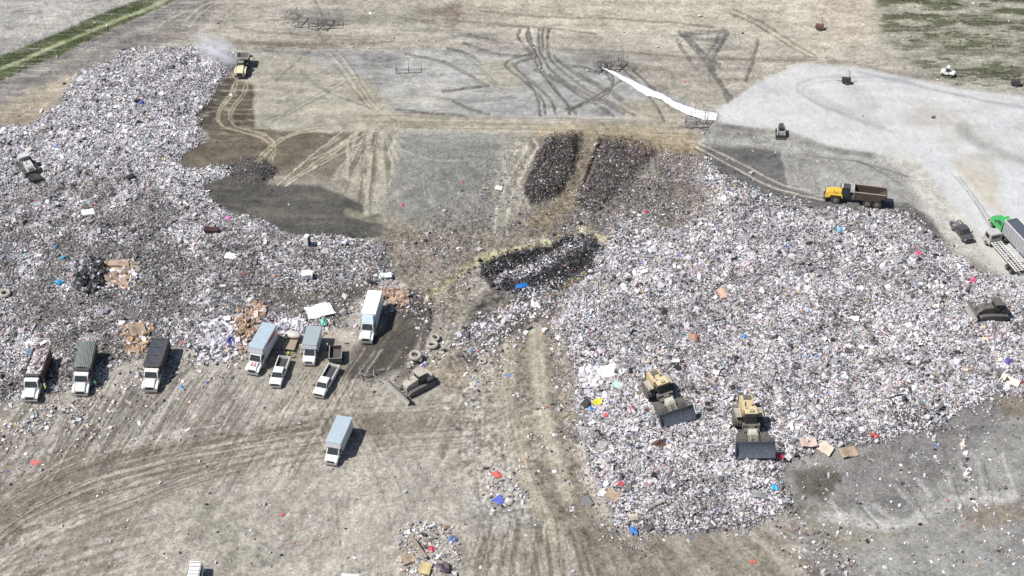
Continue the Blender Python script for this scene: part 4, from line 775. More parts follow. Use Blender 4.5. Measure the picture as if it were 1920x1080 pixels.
def dump_trailer():
    t, L = place((629,694),(631,660),4.2,'dump_trailer','small black open topped dump trailer behind the white pickup','trailer',None,width=2.0)
    F0 = L/2; B = -L/2; y1 = F0-.9
    G().box(-1,1,B,y1,.7,.78).box(-1.02,-.96,B,y1,.78,1.5).box(.96,1.02,B,y1,.78,1.5).box(-.96,.96,y1-.06,y1,.78,1.5).box(-.96,.96,B,B+.06,.78,1.5).build('body', bedm, t)
    G().box(-1.06,-.92,B,y1,1.503,1.58).box(.92,1.06,B,y1,1.503,1.58).box(-.92,.92,y1-.1,y1+.02,1.503,1.58).build('rim', steel, t); G().cyl((-.7,y1,.6),(0,F0+.3,.55),.06,6).cyl((.7,y1,.6),(0,F0+.3,.55),.06,6).build('drawbar', dark, t)
    for s in (-1,1): wheel(t, s*1.15, B+1.0, .36, .22); wheel(t, s*1.15, B+1.75, .36, .22)
dump_trailer()
# green tractor with tall grey tipping trailer
def semi():
    t, L = place((1866,420),(1947,508),15.5,'semi_truck','green cabbed truck pulling a tall grey trailer with dark cover at the right edge','truck','trucks waiting on the pale road',width=2.6)
    F0 = L/2; B = -L/2
    G().prism([(F0-4.0,.8),(F0-4.0,2.9),(F0-2.5,2.95),(F0-1.9,1.95),(F0-.3,1.65),(F0-.1,.8)],-1.1,1.1,ti=.12).build('cab', greenp, t, bevel=.06)
    a, b = np.array([F0-1.95,2.02]), np.array([F0-2.48,2.85]); n = np.array([.84,.54])*.03
    G().prism([tuple(a-n),tuple(b-n),tuple(b+n),tuple(a+n)],-.9,.9,ti=.06).build('windscreen', glass, t)
    for s in (-1,1): G().prism([(F0-3.6,1.95),(F0-3.55,2.65),(F0-2.7,2.65),(F0-2.3,1.95)],s*1.04-.05,s*1.04+.06).build('side_window', glass, t); G().cyl((s*.8,F0-4.15,1),(s*.8,F0-4.15,3.4),.08,8).build('exhaust_stack', chrome, t)
    G().box(-1.12,1.12,F0-.1,F0+.1,.45,.8).build('bumper', redp, t); G().box(-.6,.6,F0-.15,F0-.08,.85,1.5).build('grille', chrome, t); mirrors(t, F0-2.2, 1.1, 2.1)
    y1 = F0-4.6; G().box(-1.25,1.25,B,y1,1.1,3.95,ti=0).build('trailer_body', greyt, t, bevel=.03)
    for s in (-1,1):
        g = G(); k = B+.4
        while k < y1: g.box(s*1.281-.029,s*1.281+.029,k,k+.08,1.1,3.9); k += .9
        g.build('side_ribs', greyt, t)
    G().box(-1.3,-1.15,B,y1,3.953,4.05).box(1.15,1.3,B,y1,3.953,4.05).box(-1.15,1.15,y1-.12,y1,3.953,4.05).build('top_rail', pmat('pale_rail',(.7,.7,.7),.5,dirt=.1), t)
    G().box(-1.14,1.14,B+.05,y1-.13,3.953,4.01).build('cover', pmat('mesh_cover_navy',(.06,.075,.10),.6,dirt=.2,dcol=(.2,.2,.22)), t); chassis(t,B+.3,F0-.5,1.0)
    for s in (-1,1):
        wheel(t, s*1.0, F0-1.2, .5, .3)
        for yy in (F0-4.6,F0-5.9,B+1.2,B+2.5): wheel(t, s*.95, yy, .5, .55)
semi()
def rolloff():
    t, L = place((1853,452),(1911,518),11.0,'roll_off_truck','grey cabbed truck with bare white lattice frame behind it at the right edge','truck','trucks waiting on the pale road',width=2.5)
    F0 = L/2; B = -L/2
    G().prism([(F0-2.2,.7),(F0-2.2,2.85),(F0-.35,2.85),(F0,1.7),(F0,.7)],-1.15,1.15,ti=.08).build('cab', pmat('cab_grey_white',(.50,.49,.48),.5,dirt=.3), t, bevel=.07)
    G().box(-.85,.85,F0-2.24,F0-2.19,1.95,2.6).build('rear_window', glass, t); a, b = np.array([F0-.02,1.8]), np.array([F0-.32,2.7]); n = np.array([.95,.3])*.03
    G().prism([tuple(a-n),tuple(b-n),tuple(b+n),tuple(a+n)],-1,1,ti=.06).build('windscreen', glass, t)
    for s in (-1,1):
        G().box(s*1.12-.05,s*1.12+.035,F0-1.7,F0-.6,1.8,2.5).build('side_window', glass, t)
        G().cyl((s*.9,B,1.35),(s*.9,F0-2.4,1.35),.1,6).cyl((s*.35,B,1.35),(s*.35,F0-2.4,1.35),.08,6).build('frame_rail', pmat('white_steel',(.7,.69,.66),.5,dirt=.2), t)
        wheel(t, s*1.0, F0-1.2, .5, .3); wheel(t, s*.95, B+1.3, .5, .55); wheel(t, s*.95, B+2.6, .5, .55)
        G().cyl((s*1.1,B+2.8,1.3),(s*1.1,B+3.6,3.2),.09,6).build('hoist_post', MATS['white_steel'], t)
    g = G(); k = B+.2
    while k < F0-2.4: g.cyl((-.95,k,1.38),(.95,k,1.38),.07,5); k += .55
    g.build('cross_members', MATS['white_steel'], t); g = G().cyl((-1.1,B+3.6,3.2),(1.1,B+3.6,3.2),.08,6); g.build('hoist_bar', MATS['white_steel'], t); chassis(t,B+.4,F0-.4,1.1)
    G().box(-1.15,1.15,F0+.01,F0+.15,.45,.75).build('bumper', chrome, t)
rolloff()
def skid():
    t, L = place((1464,263),(1463,243),3.4,'skid_steer','pale compact skid steer loader with dark cab and low bucket beside the limestone yard','loader',None,width=2.0)
    F0 = L/2; B = -L/2
    G().box(-.62,.62,B+.1,F0-1.0,.35,1.25,tb=.1).build('body', pmat('offwhite_loader',(.62,.62,.58),.5,dirt=.15), t, bevel=.05); G().box(-.5,.5,B+.7,F0-1.1,1.252,2.1,ti=.05).build('cab', navy, t, bevel=.03); G().box(-.4,.4,F0-1.12,F0-1.06,1.3,1.95).build('windscreen', glass, t)
    for s in (-1,1):
        G().box(s*.72-.07,s*.72+.07,B+.2,F0-.9,1.3,1.48).cyl((s*.72,F0-.95,1.4),(s*.72,F0-.5,.4),.08,6).build('lift_arm', MATS['offwhite_loader'], t); wheel(t, s*.82, B+.7, .4, .3); wheel(t, s*.82, F0-1.25, .4, .3)
    G().prism([(F0-.55,.05),(F0-.5,.7),(F0-.42,.72),(F0-.42,.15),(F0+.15,.1),(F0+.15,.04)],-1.0,1.0).build('bucket', dark, t)
skid()
def van():
    t, L = place((358,1134),(371,1070),6.4,'white_van','white van cut by the lower edge of the picture','van',None,width=2.1); F0 = L/2; B = -L/2
    G().prism([(B,.45),(B+.05,1.5),(B+.25,2.2),(F0-2.0,2.25),(F0-1.2,1.35),(F0-.1,1.05),(F0,.45)],-1.0,1.0,ti=.2).build('body', white2, t, bevel=.1)
    g = G(); 
    for k in range(5): g.box(-.7,.7,B+.6+k*.7,B+.65+k*.7,2.24,2.28)
    g.build('roof_rack', dark, t); G().box(-.75,.75,B+.05,B+.12,1.45,2.0,tb=.08).build('rear_window', glass, t)
    for s in (-1,1): wheel(t, s*.9, F0-1.0, .38, .25); wheel(t, s*.9, B+1.1, .38, .25); G().box(s*.9-.06,s*.9+.03,B+.8,F0-2.2,1.45,1.95).build('side_window', glass, t)
van()
box_truck((640,1180),(660,1104),'white roofed box truck mostly below the lower edge of the picture',H=3.1,roof=white)
# small far machines
def utility(u, v, label, paint, L=3.0, hd=(18,4)):
    t, L = place((u-hd[0],v-hd[1]),(u+hd[0],v+hd[1]),L,'utility_vehicle',label,'utility vehicle',None,width=1.6); F0 = L/2; B = -L/2
    G().prism([(F0,.4),(F0-.05,.9),(F0-.8,1.05),(F0-.85,.95),(B+1.2,.95),(B+1.15,.4)],-.7,.7,ti=.05).build('body', paint, t, bevel=.04); G().box(-.68,.68,B,B+1.14,.6,.95).build('cargo_tray', paint, t, bevel=.03)
    g = G(); 
    for s in (-1,1): g.cyl((s*.62,F0-.85,1.0),(s*.55,F0-1.1,1.9),.04,6).cyl((s*.62,B+1.15,.9),(s*.55,B+1.3,1.9),.04,6)
    g.build('roll_cage', dark, t); G().box(-.6,.6,B+1.2,F0-1.05,1.9,1.96).build('roof', paint, t); G().box(-.5,.5,B+1.3,B+1.75,.97,1.3).build('seat', grille, t)
    for s in (-1,1): wheel(t, s*.7, F0-.5, .32, .25); wheel(t, s*.7, B+.5, .32, .25)
utility(1776,141,'small white utility vehicle on the scrubby ground right of the limestone yard',white,2.8)
def pump(u, v, label, paint, mast=2.6):
    x0,y0,z0 = P(u,v); t = thing('portable_pump',label,'pump',(x0,y0,z0-.02),R(80))
    G().box(-.6,.6,-.9,.9,.45,1.2,ti=.08).build('housing', paint, t, bevel=.05); G().cyl((0,.9,.5),(0,1.9,.45),.05,6).build('drawbar', dark, t); G().cyl((.3,-.5,1.2),(.3,-.5,1.2+mast),.06,6).cyl((.3,-.5,1.2+mast),(.3,.0,1.3+mast),.05,6).build('mast', dark, t)
    for s in (-1,1): wheel(t, s*.72, -.1, .33, .2)
pump(1586,156,'small black wheeled pump with thin mast standing on the limestone yard',grille,1.6)
pump(1536,55,'small dark red wheeled pump at the top of the picture',pmat('dull_red',(.13,.04,.035),.6,dirt=.3),1.4)
pump(1903,160,'dark wheeled pump beside the green scrub near the right edge',dark,1.2)
# ------------------------------------------------------------------ litter screens
screen_m = pmat('screen_pipe',(.24,.23,.24),.6,metal=.2,dirt=.25); net_m = pmat('screen_net',(.32,.31,.32),.8,dirt=.2)
def screen(u, v, hd, label, w=5.2, h=3.0, big=True, proto=None):
    x0,y0,z0 = P(u,v); t = thing('litter_screen',label,'litter fence',(x0,y0,z0-.03),R(hd),'portable litter screens')
    g = G()
    for xx in (-w/2,w/2,0): g.cyl((xx,0,.1),(xx,.15,h),.035,6)
    for zz in (.15,h*.5,h): g.cyl((-w/2,.15*zz/h,zz),(w/2,.15*zz/h,zz),.03,6)
    g.build('frame', screen_m, t)
    g = G()
    for xx in (-w/2,w/2,0): g.cyl((xx,-1.1,.08),(xx,1.3,.08),.06,6).cyl((xx,1.1,.1),(xx,.1,h*.66),.028,6)
    g.cyl((-w/2,-1.1,.08),(w/2,-1.1,.08),.07,6).build('base_skid', dark, t)
    g = G(); n = int(w/.45)
    for k in range(1,n): xx = -w/2+k*w/n; g.cyl((xx,0,.15),(xx,.15,h),.006,4)
    for k in range(1,6): zz = .15+k*h/6.2; g.cyl((-w/2,.15*zz/h,zz),(w/2,.15*zz/h,zz),.006,4)
    g.build('net', net_m, t)
screen(766,132,2,'lone dark pipe litter screen standing on the grey pad')
for k,(u,v,hd,nm) in enumerate([(548,36,62,'leftmost of the litter screens bunched at the top left'),(562,42,70,'second litter screen from the left in the top left bunch'),(578,46,8,'third litter screen from the left in the top left bunch, facing the camera'),(596,47,66,'fourth litter screen from the left in the top left bunch'),(612,47,72,'fifth litter screen from the left in the top left bunch'),(625,49,4,'rightmost litter screen of the top left bunch'),
    (1122,128,60,'leftmost litter screen at the upper end of the white sheeting'),(1133,128,64,'second litter screen from the left at the upper end of the white sheeting'),(1146,126,5,'third litter screen from the left at the upper end of the white sheeting'),(1160,124,58,'rightmost litter screen at the upper end of the white sheeting'),
    (1296,230,62,'leftmost litter screen at the lower end of the white sheeting'),(1306,234,3,'middle litter screen at the lower end of the white sheeting'),(1322,232,64,'rightmost litter screen at the lower end of the white sheeting')]):
    screen(u,v,hd,nm,w=4.2,h=2.7)
# ------------------------------------------------------------------ people
skin = pmat('skin',(.45,.28,.20),.6); hivis = pmat('hi_vis_yellow',(.62,.85,.08),.6,dirt=.05); jeans = pmat('work_trousers',(.06,.07,.11),.8); tealc = pmat('teal_green_cloth',(.10,.36,.26),.8); hair_m = pmat('dark_hair',(.04,.03,.02),.8); hat_m = pmat('hard_hat',(.75,.75,.70),.4); paleg = pmat('pale_green_cloth',(.45,.52,.40),.8)
def person(u, v, hd, label, top, hat=True):
    x0,y0,z0 = P(u,v); o0 = thing('person',label,'person',(x0,y0,z0),R(hd),'workers beside the trucks')
    V = [(0,0,.98),(0,0,1.2),(0,.01,1.42),(0,.02,1.52),(0,.04,1.62),(0,.03,1.72)]; E = [(0,1),(1,2),(2,3),(3,4),(4,5)]; Rr = [.15,.135,.14,.06,.095,.08]
    def chain(start, pts, rs):
        a = start
        for p,r in zip(pts,rs): V.append(p); Rr.append(r); E.append((a,len(V)-1)); a = len(V)-1
        return a
    chain(4,[(0,.145,1.625)],[.018])
    for s in (-1,1):
        chain(0,[(s*.10,0,.90),(s*.12,.05,.50),(s*.12,.0,.09),(s*.13,.16,.05)],[.095,.062,.045,.04])
        w = chain(2,[(s*.19,0,1.42),(s*.25,.0,1.14),(s*.26,.12,.90),(s*.26,.15,.83)],[.06,.045,.034,.034])
        for k,(dx,dl) in enumerate([(-.03,.075),(-.01,.09),(.01,.085),(.03,.065)]): chain(w,[(s*.26,.155+dx,.79),(s*.255,.165+dx,.83-dl)],[.010,.008])
        chain(w,[(s*.24,.20,.80),(s*.23,.215,.77)],[.011,.009])
    me = bpy.data.meshes.new('body'); me.from_pydata(V,E,[]); b = bpy.data.objects.new('body',me); C.objects.link(b); b.parent = o0
    b.modifiers.new('skin','SKIN'); sk = me.skin_vertices[0].data
    for i,q in enumerate(sk): q.radius = (Rr[i]*.8,Rr[i]*(.6 if i in (0,1,2) else .8)); q.use_root = (i == 0)
    b.modifiers.new('sub','SUBSURF').levels = 1; b.modifiers['sub'].render_levels = 1; me.materials.append(skin)
    def tube(pts, rs, name, mat, n=10):
        g = G()
        for (a,ra),(c,rc) in zip(list(zip(pts,rs))[:-1], list(zip(pts,rs))[1:]): g.cyl(a,c,ra,n,rc)
        return g.build(name, mat, o0, smooth=True)
    g = G()
    prof = [(.90,.20,.16),(1.1,.20,.16),(1.3,.235,.17),(1.42,.22,.155),(1.49,.10,.09)]; vs = []; m = 14
    for (zz,a,c) in prof:
        for j in range(m): an = 2*math.pi*j/m; vs.append((a*math.cos(an),c*math.sin(an)+.005,zz))
    fs = [(k*m+j,k*m+(j+1)%m,(k+1)*m+(j+1)%m,(k+1)*m+j) for k in range(len(prof)-1) for j in range(m)]
    g.add(vs,fs); g.build('jacket', top, o0, smooth=True)
    for s in (-1,1):
        tube([(s*.185,0,1.43),(s*.25,0,1.14),(s*.26,.09,.97)],[.095,.075,.06],'sleeve',top)
        tube([(s*.10,0,.97),(s*.12,.045,.50),(s*.12,0,.10)],[.13,.095,.08],'trouser_leg',jeans); G().box(s*.125-.055,s*.125+.055,-.07,.21,.0,.1,tf=.05).build('boot', grille, o0, bevel=.02)
        G().cyl((s*.035,.118,1.65),(s*.035,.128,1.65),.012,6).build('eye', grille, o0)
    G().box(-.03,.03,.118,.128,1.575,1.585).build('mouth', pmat('lips',(.3,.12,.1),.6), o0)
    vs = []; m = 14; pr = [(1.66,.112),(1.72,.112),(1.77,.09),(1.80,.04)]
    for zz,rr in pr:
        for j in range(m): an = 2*math.pi*j/m; vs.append((rr*math.cos(an),.02+rr*1.12*math.sin(an),zz))
    g = G().add(vs,[(k*m+j,k*m+(j+1)%m,(k+1)*m+(j+1)%m,(k+1)*m+j) for k in range(3) for j in range(m)]+[tuple(range(3*m,4*m))])
    if hat: g.cyl((0,.03,1.70),(0,.035,1.712),.155,14)
    g.build('hard_hat' if hat else 'hair', hat_m if hat else hair_m, o0, smooth=True)
person(87,735,120,'person in bright hi vis yellow standing at the door of the leftmost dump truck',hivis)
person(543,672,200,'person in bright hi vis yellow standing between pickup and its trailer load',hivis,False)
person(180,727,150,'person in teal green standing beside the cab of the grey tarped dump truck',tealc,False)
person(615,656,90,'person in pale green clothes beside the short grey roofed box truck',paleg,False)
# ------------------------------------------------------------------ tyres and single pieces of rubbish
tyre_m = pmat('dusty_tyre',(.34,.32,.27),.95,dirt=.5,dcol=(.44,.40,.33))
def tyre(u, v, Ro, label, tilt=0, up=0):
    x0,y0,z0 = P(u,v); r = Ro*.28
    o = G().ring((0,0,0),(0,0,1),Ro-r,r,24,8,1.25).build('tyre', tyre_m, None, smooth=True)
    o.location = (x0,y0,z0+r*1.2+up); o.rotation_euler = (R(tilt),R(tilt*.5),0); tag(o,label,'tyre','scrapped tyres')
tyre(779,671,1.1,'large grey loader tyre lying flat, lowest of the three by the dark soil bank',5); tyre(811,650,1.05,'large grey loader tyre in the middle of the three by the dark soil bank',-8); tyre(816,638,.85,'large grey loader tyre, uppermost of the three by the dark soil bank',6,.3)
tyre(905,680,.65,'dark tyre lying alone on the speckled dirt right of the soil bank'); tyre(10,553,1.0,'dark tyre lying at the left edge of the picture',4)
def lump(name, u, v, sz, c, label, cat, squash=.6, seed=1, up=0, rough=.6, group=None, spikes=.35):
    rng = np.random.default_rng(seed); import bmesh
    bm = bmesh.new(); bmesh.ops.create_icosphere(bm, subdivisions=2, radius=1)
    ph = rng.random(6)*6
    for q in bm.verts:
        p = q.co; n = 1+spikes*(math.sin(3*p.x+ph[0])*math.sin(4*p.y+ph[1])+.6*math.sin(7*p.z+ph[2]+3*p.x)*math.sin(6*p.y+ph[3])); f = n*(1+.12*(rng.random()-.5)*2)
        q.co = (p.x*sz[0]/2*f, p.y*sz[1]/2*f, max(p.z*f,-.4)*sz[2]/2)
    me = bpy.data.meshes.new(name); bm.to_mesh(me); bm.free(); m = pmat('stuff_'+'_'.join(str(int(k*100)) for k in c), c, rough, dirt=.12, vary=.25, scale=3); me.materials.append(m)
    o = bpy.data.objects.new(name, me); C.objects.link(o); x0,y0,z0 = P(u,v); o.location = (x0,y0,z0+sz[2]*.15+up); o.rotation_euler = (0,0,rng.random()*6); return tag(o,label,cat,group)
BAG = 'garbage_bag'
for i,(u,v,s,c,l) in enumerate([(111,532,(1.7,1.4,1.2),(.03,.30,.55),'bright blue bag in the left garbage above the parked dump trucks'),(119,485,(1.3,.9,.7),(.06,.33,.52),'blue plastic bag above the bright blue bag on the left'),(103,465,(1.0,.8,.6),(.10,.35,.50),'smaller blue scrap, highest of the three blue ones at far left'),(431,641,(1.7,1.5,1.2),(.05,.07,.35),'dark blue bag among white bags beside the brown cardboard heap'),(265,193,(1.3,1.0,.9),(.07,.09,.45),'blue bag alone in the upper left white garbage'),
    (428,411,(1.3,1.0,.7),(.75,.20,.50),'pink bag at the edge of the left garbage near the dark soil'),(1211,398,(1.0,.8,.6),(.60,.06,.08),'red bag at the top of the white mound above the garbage'),(753,385,(.9,.6,.4),(.65,.12,.15),'small red scrap on the grey soil pad'),(866,342,(.6,.5,.3),(.65,.14,.15),'tiny red scrap high on the grey soil pad'),(1122,755,(1.6,1.5,.9),(.85,.72,.02),'bright yellow crumpled item at the left edge of the right garbage'),
    (1108,768,(1.5,1.0,.7),(.05,.22,.50),'blue bag just below left of the bright yellow item'),(1100,758,(1.6,1.4,.9),(.02,.02,.025),'black bag left of the bright yellow item'),(1183,768,(1.2,.9,.6),(.65,.12,.20),'pink red scrap right of the bright yellow item'),(1136,780,(.8,.9,.5),(.60,.08,.10),'red scrap below the bright yellow item'),(1452,914,(1.4,.9,.6),(.02,.40,.70),'bright cyan blue item at the lower right tip of the garbage'),
    (1187,995,(1.9,1.1,.7),(.04,.20,.60),'blue tangle at the lowest left tip of the garbage'),(1163,908,(1.1,1.3,.6),(.60,.08,.12),'red bag near the lower left edge of the right garbage'),(1462,857,(1.5,1.4,.9),(.65,.07,.12),'red scrap touching the right end of the compactor blade'),(1638,817,(1.3,1.2,.7),(.65,.08,.08),'red scrap where the garbage meets the grey slope at lower right'),(1475,465,(.9,.8,.6),(.06,.08,.45),'small dark blue bag in the upper part of the right garbage'),
    (1396,633,(1.2,1.1,.7),(.04,.25,.62),'bright blue bag in the middle of the right garbage'),(1722,476,(1.4,1.0,.7),(.60,.08,.16),'crimson bag near the upper right edge of the garbage'),(1824,527,(1.5,1.2,.7),(.62,.08,.20),'crimson bag at the road edge above the grimy bulldozer'),(1891,679,(1.4,1.3,.9),(.08,.07,.30),'dark violet bag below the grimy bulldozer'),(1574,432,(1.5,1.3,.8),(.20,.50,.65),'pale cyan bag in the upper right garbage'),
    (932,891,(1.3,1.6,.5),(.65,.12,.10),'red scrap at the top of the small litter patch on the dirt'),(935,938,(1.6,1.6,.5),(.08,.12,.50),'blue scrap at the bottom of the small litter patch on the dirt'),(809,1030,(1.3,1.2,.6),(.50,.05,.08),'red bundle in the middle of the small heap at the bottom'),(847,1012,(1.2,1.2,.6),(.08,.14,.35),'dark blue sheet on the small heap at the bottom'),(833,1065,(1.9,1.5,1.1),(.03,.02,.035),'black bulky bag on the small heap at the bottom'),
    (607,605,(1.9,1.2,.9),(.20,.58,.48),'teal green tub behind the short box truck'),(66,868,(1.6,1.1,.15),(.60,.15,.14),'flattened red sheet on the dirt at lower left'),(529,966,(.7,.6,.3),(.60,.12,.10),'small red scrap on the open dirt below the lone box truck'),(1411,1053,(.7,.8,.3),(.65,.10,.08),'small red scrap at the bottom of the picture'),(1301,633,(1.8,1.7,.8),(.42,.22,.14),'rust brown lump in the middle of the right garbage'),(1237,833,(2.4,1.9,1.2),(.10,.05,.035),'dark rust brown lump between the compactors and the lower garbage'),
    (1130,835,(2.3,1.6,1.0),(.38,.37,.36),'grey rounded bundle at the left edge of the right garbage'),(55,663,(1.6,1.4,.6),(.12,.22,.32),'blue grey scrap above the leftmost dump truck'),(1848,637,(.9,.9,.6),(.75,.70,.40),'pale yellow bag below the grimy bulldozer')]):
    lump(BAG,u,v,s,c,l,'bag' if 'bag' in l else 'rubbish',seed=i+20,group='coloured bags and scraps in the garbage')
for i,(u,v,s,c,l) in enumerate([(174,522,(2.4,3.4,2.2),(.04,.04,.045),'black lump painting the shade inside the dark heap beside pale cardboard'),(66,338,(3.0,2.2,1.6),(.035,.035,.04),'black lump in front of the debris covered bulldozer at left')]):  # first lump's black paints the heap's shadow; second is simply black
    lump('black_heap',u,v,s,c,l,'heap',seed=i+90,spikes=.5,rough=.9)
def slab(name, u, v, L, W, H, rz, mat, label, cat, tilt=8, up=.1, group=None):
    x0,y0,z0 = P(u,v); g = G(); nx_, ny_ = 6, 4; vs = []; fs = []; rng = random.Random(int(u*7+v))
    for s in (0,1):
        for j in range(ny_+1):
            for i in range(nx_+1):
                bend = .10*L*math.sin(i*1.1+u)*.35+.08*W*math.sin(j*1.7+v)*.35; vs.append((-L/2+L*i/nx_+rng.uniform(-.04,.04)*L*(j in (0,ny_)), -W/2+W*j/ny_+rng.uniform(-.05,.05)*W, bend+(H if s else 0)))
    m = (nx_+1)*(ny_+1)
    for j in range(ny_):
        for i in range(nx_): a = j*(nx_+1)+i; fs += [(a,a+nx_+1,a+nx_+2,a+1),(m+a,m+a+1,m+a+nx_+2,m+a+nx_+1)]
    for i in range(nx_): fs.append((i,i+1,m+i+1,m+i)); k = ny_*(nx_+1)+i; fs.append((k,m+k,m+k+1,k+1))
    for j in range(ny_): a = j*(nx_+1); fs.append((a,m+a,m+a+nx_+1,a+nx_+1)); b = a+nx_; fs.append((b,b+nx_+1,m+b+nx_+1,m+b))
    o = g.add(vs,fs).build(name, mat, None); o.location = (x0,y0,z0+up); o.rotation_euler = (R(tilt),R(tilt*.6),R(rz)); return tag(o,label,cat,group)
slab('white_sheet',440,482,3.4,1.3,.08,-5,whitecl,'white sheet lying on the dark middle of the left garbage','sheet'); slab('plastic_tarp',600,587,4.6,2.6,.12,28,whitecl,'large white crumpled tarp behind the short box truck','tarp',12,.5)
slab('plastic_sheet',1584,594,4.6,1.0,.1,-14,whitecl,'long white sheet in the middle of the right garbage','sheet'); slab('mattress',1140,700,3.4,2.4,.5,20,whitecl,'white mattress heap at the upper left of the right garbage','mattress',10); slab('mattress',1160,722,1.9,1.8,.15,60,pmat('mint_board',(.55,.70,.64),.7),'pale mint board below the white mattress in the right garbage','board',15)
slab('cardboard_sheet',232,500,5.2,1.4,.15,-6,card,'long cardboard slab on the pale cardboard pile right of the dark heap','cardboard',4,.5,'cardboard pieces'); slab('cardboard_sheet',208,522,2.2,1.6,.2,40,card,'cardboard piece at the left end of the pale cardboard pile','cardboard',18,.4,'cardboard pieces'); slab('cardboard_sheet',228,532,1.9,1.7,.4,10,card,'boxy cardboard piece at the bottom of the pale cardboard pile','cardboard',14,.3,'cardboard pieces')
slab('cardboard_sheet',258,625,2.6,2.2,.3,30,card,'brown cardboard on top of the heap left of the black tarped truck','cardboard',20,.6,'cardboard pieces'); slab('cardboard_sheet',249,659,2.2,1.0,.25,3,card,'flat cardboard at the foot of the heap left of the black tarped truck','cardboard',8,.15,'cardboard pieces')
slab('cardboard_sheet',935,354,1.3,1.1,.15,-12,pmat('pink_card',(.70,.62,.56),.8),'pale pinkish box alone on the grey soil pad by the tracks','cardboard',6,.1); slab('cardboard_sheet',911,354,1.0,.7,.12,8,card,'small tan box left of the pale pinkish one','cardboard',4,.1)
slab('cardboard_sheet',1545,842,2.6,1.8,.2,-35,pmat('pale_card',(.62,.52,.42),.9),'pale card right of the compactor on the edge of the grey slope','cardboard',14,.2); slab('cardboard_sheet',1590,850,2.8,1.8,.15,20,card,'tan card sheet on the edge of the grey slope','cardboard',10,.2); slab('cardboard_sheet',1515,832,2.6,1.6,.15,10,pmat('pink_board',(.58,.44,.38),.9),'pinkish card sheet between compactor blade and grey slope','cardboard',10,.2)
slab('cardboard_sheet',766,1050,1.9,1.6,.2,30,card,'tan cardboard at the left of the small heap at the bottom','cardboard',10,.2); slab('cardboard_sheet',1148,932,2.0,1.5,.2,-35,card,'tan cardboard near the lower left edge of the right garbage','cardboard',12,.3); slab('wooden_plank',785,1030,4.6,.35,.25,-58,wood,'long dark edged plank on the small heap at the bottom','plank',2,.5)
slab('cardboard_sheet',797,1068,2.2,1.6,.2,80,pmat('yellow_card',(.58,.46,.24),.9),'yellowish card at the bottom of the small heap','cardboard',10,.2); slab('board',1425,930,2.8,1.2,.15,-10,steel,'grey board near the lower tip of the right garbage','board',6,.2); slab('board',1893,716,3.0,1.2,.2,-30,pmat('cream_board',(.72,.68,.52),.8),'cream board at the right edge where garbage meets the slope','board',16,.3)
slab('cardboard_sheet',1355,552,1.6,2.0,.15,20,pmat('peach_card',(.62,.42,.32),.9),'peach coloured card upper left in the right garbage','cardboard',14,.3)
slab('tarp_strip',986,536,3.8,1.0,.1,28,pmat('blue_tarp',(.02,.16,.50),.5),'narrow blue tarp lying on the burnt black ground','tarp',6,.15); slab('white_board',1478,858,1.7,.9,.1,60,whitecl,'white board beside the red scrap at the compactor blade','board',20,.2)
slab('sofa',397,436,2.6,1.1,.8,-4,pmat('dark_maroon',(.06,.025,.025),.9),'dark maroon sofa in the left garbage','sofa',4,.1); slab('mattress',165,401,2.2,1.4,.3,20,whitecl,'white mattress high in the left garbage','mattress',10,.2)
def fridge(u, v, rz, label):
    x0,y0,z0 = P(u,v); t = thing('refrigerator',label,'refrigerator',(x0,y0,z0),R(rz)); G().box(-.5,.5,-.45,.4,0,1.9).build('cabinet', white, t, bevel=.04); G().box(-.5,.5,-.52,-.455,.7,1.9).box(-.5,.5,-.52,-.455,.0,.66).build('door', grille, t); G().cyl((.38,-.56,.9),(.38,-.56,1.5),.025,6).build('handle', chrome, t)
fridge(576,458,70,'white upright refrigerator with dark front at the tip of the left garbage'); slab('white_board',592,457,1.8,.8,.1,-8,whitecl,'white panel lying just right of the upright refrigerator','board',5,.1)
slab('washing_machine',576,520,1.9,1.4,.8,5,white,'white boxy appliance in the mixed garbage above the box trucks','appliance',3,.3); slab('loose_panel',724,520,1.8,1.1,.3,10,white,'white panel at the right end of the mixed garbage near the white box truck','panel',8,.3)
def scrap(u, v, label, n=12, sp=3.0, seed=3):
    x0,y0,z0 = P(u,v); r = random.Random(seed); g = G()
    for _ in range(n):
        a = (r.uniform(-sp,sp)*.8, r.uniform(-sp,sp)*.5, r.uniform(.05,.5)); th = r.uniform(0,6.28); l = r.uniform(.5,1.6); b = (a[0]+l*math.cos(th), a[1]+l*math.sin(th), a[2]+r.uniform(-.1,.6)); g.cyl(a,b,r.uniform(.04,.1),6)
    o = g.build('scrap_metal', steel, None); o.location = (x0,y0,z0); tag(o,label,'scrap metal')
scrap(700,706,'tangle of grey scrap metal bars on dark dirt left of the bulldozer',18,3.0); scrap(640,512,'tangle of pale scrap metal frames at the top of the mixed garbage',16,2.2,8)
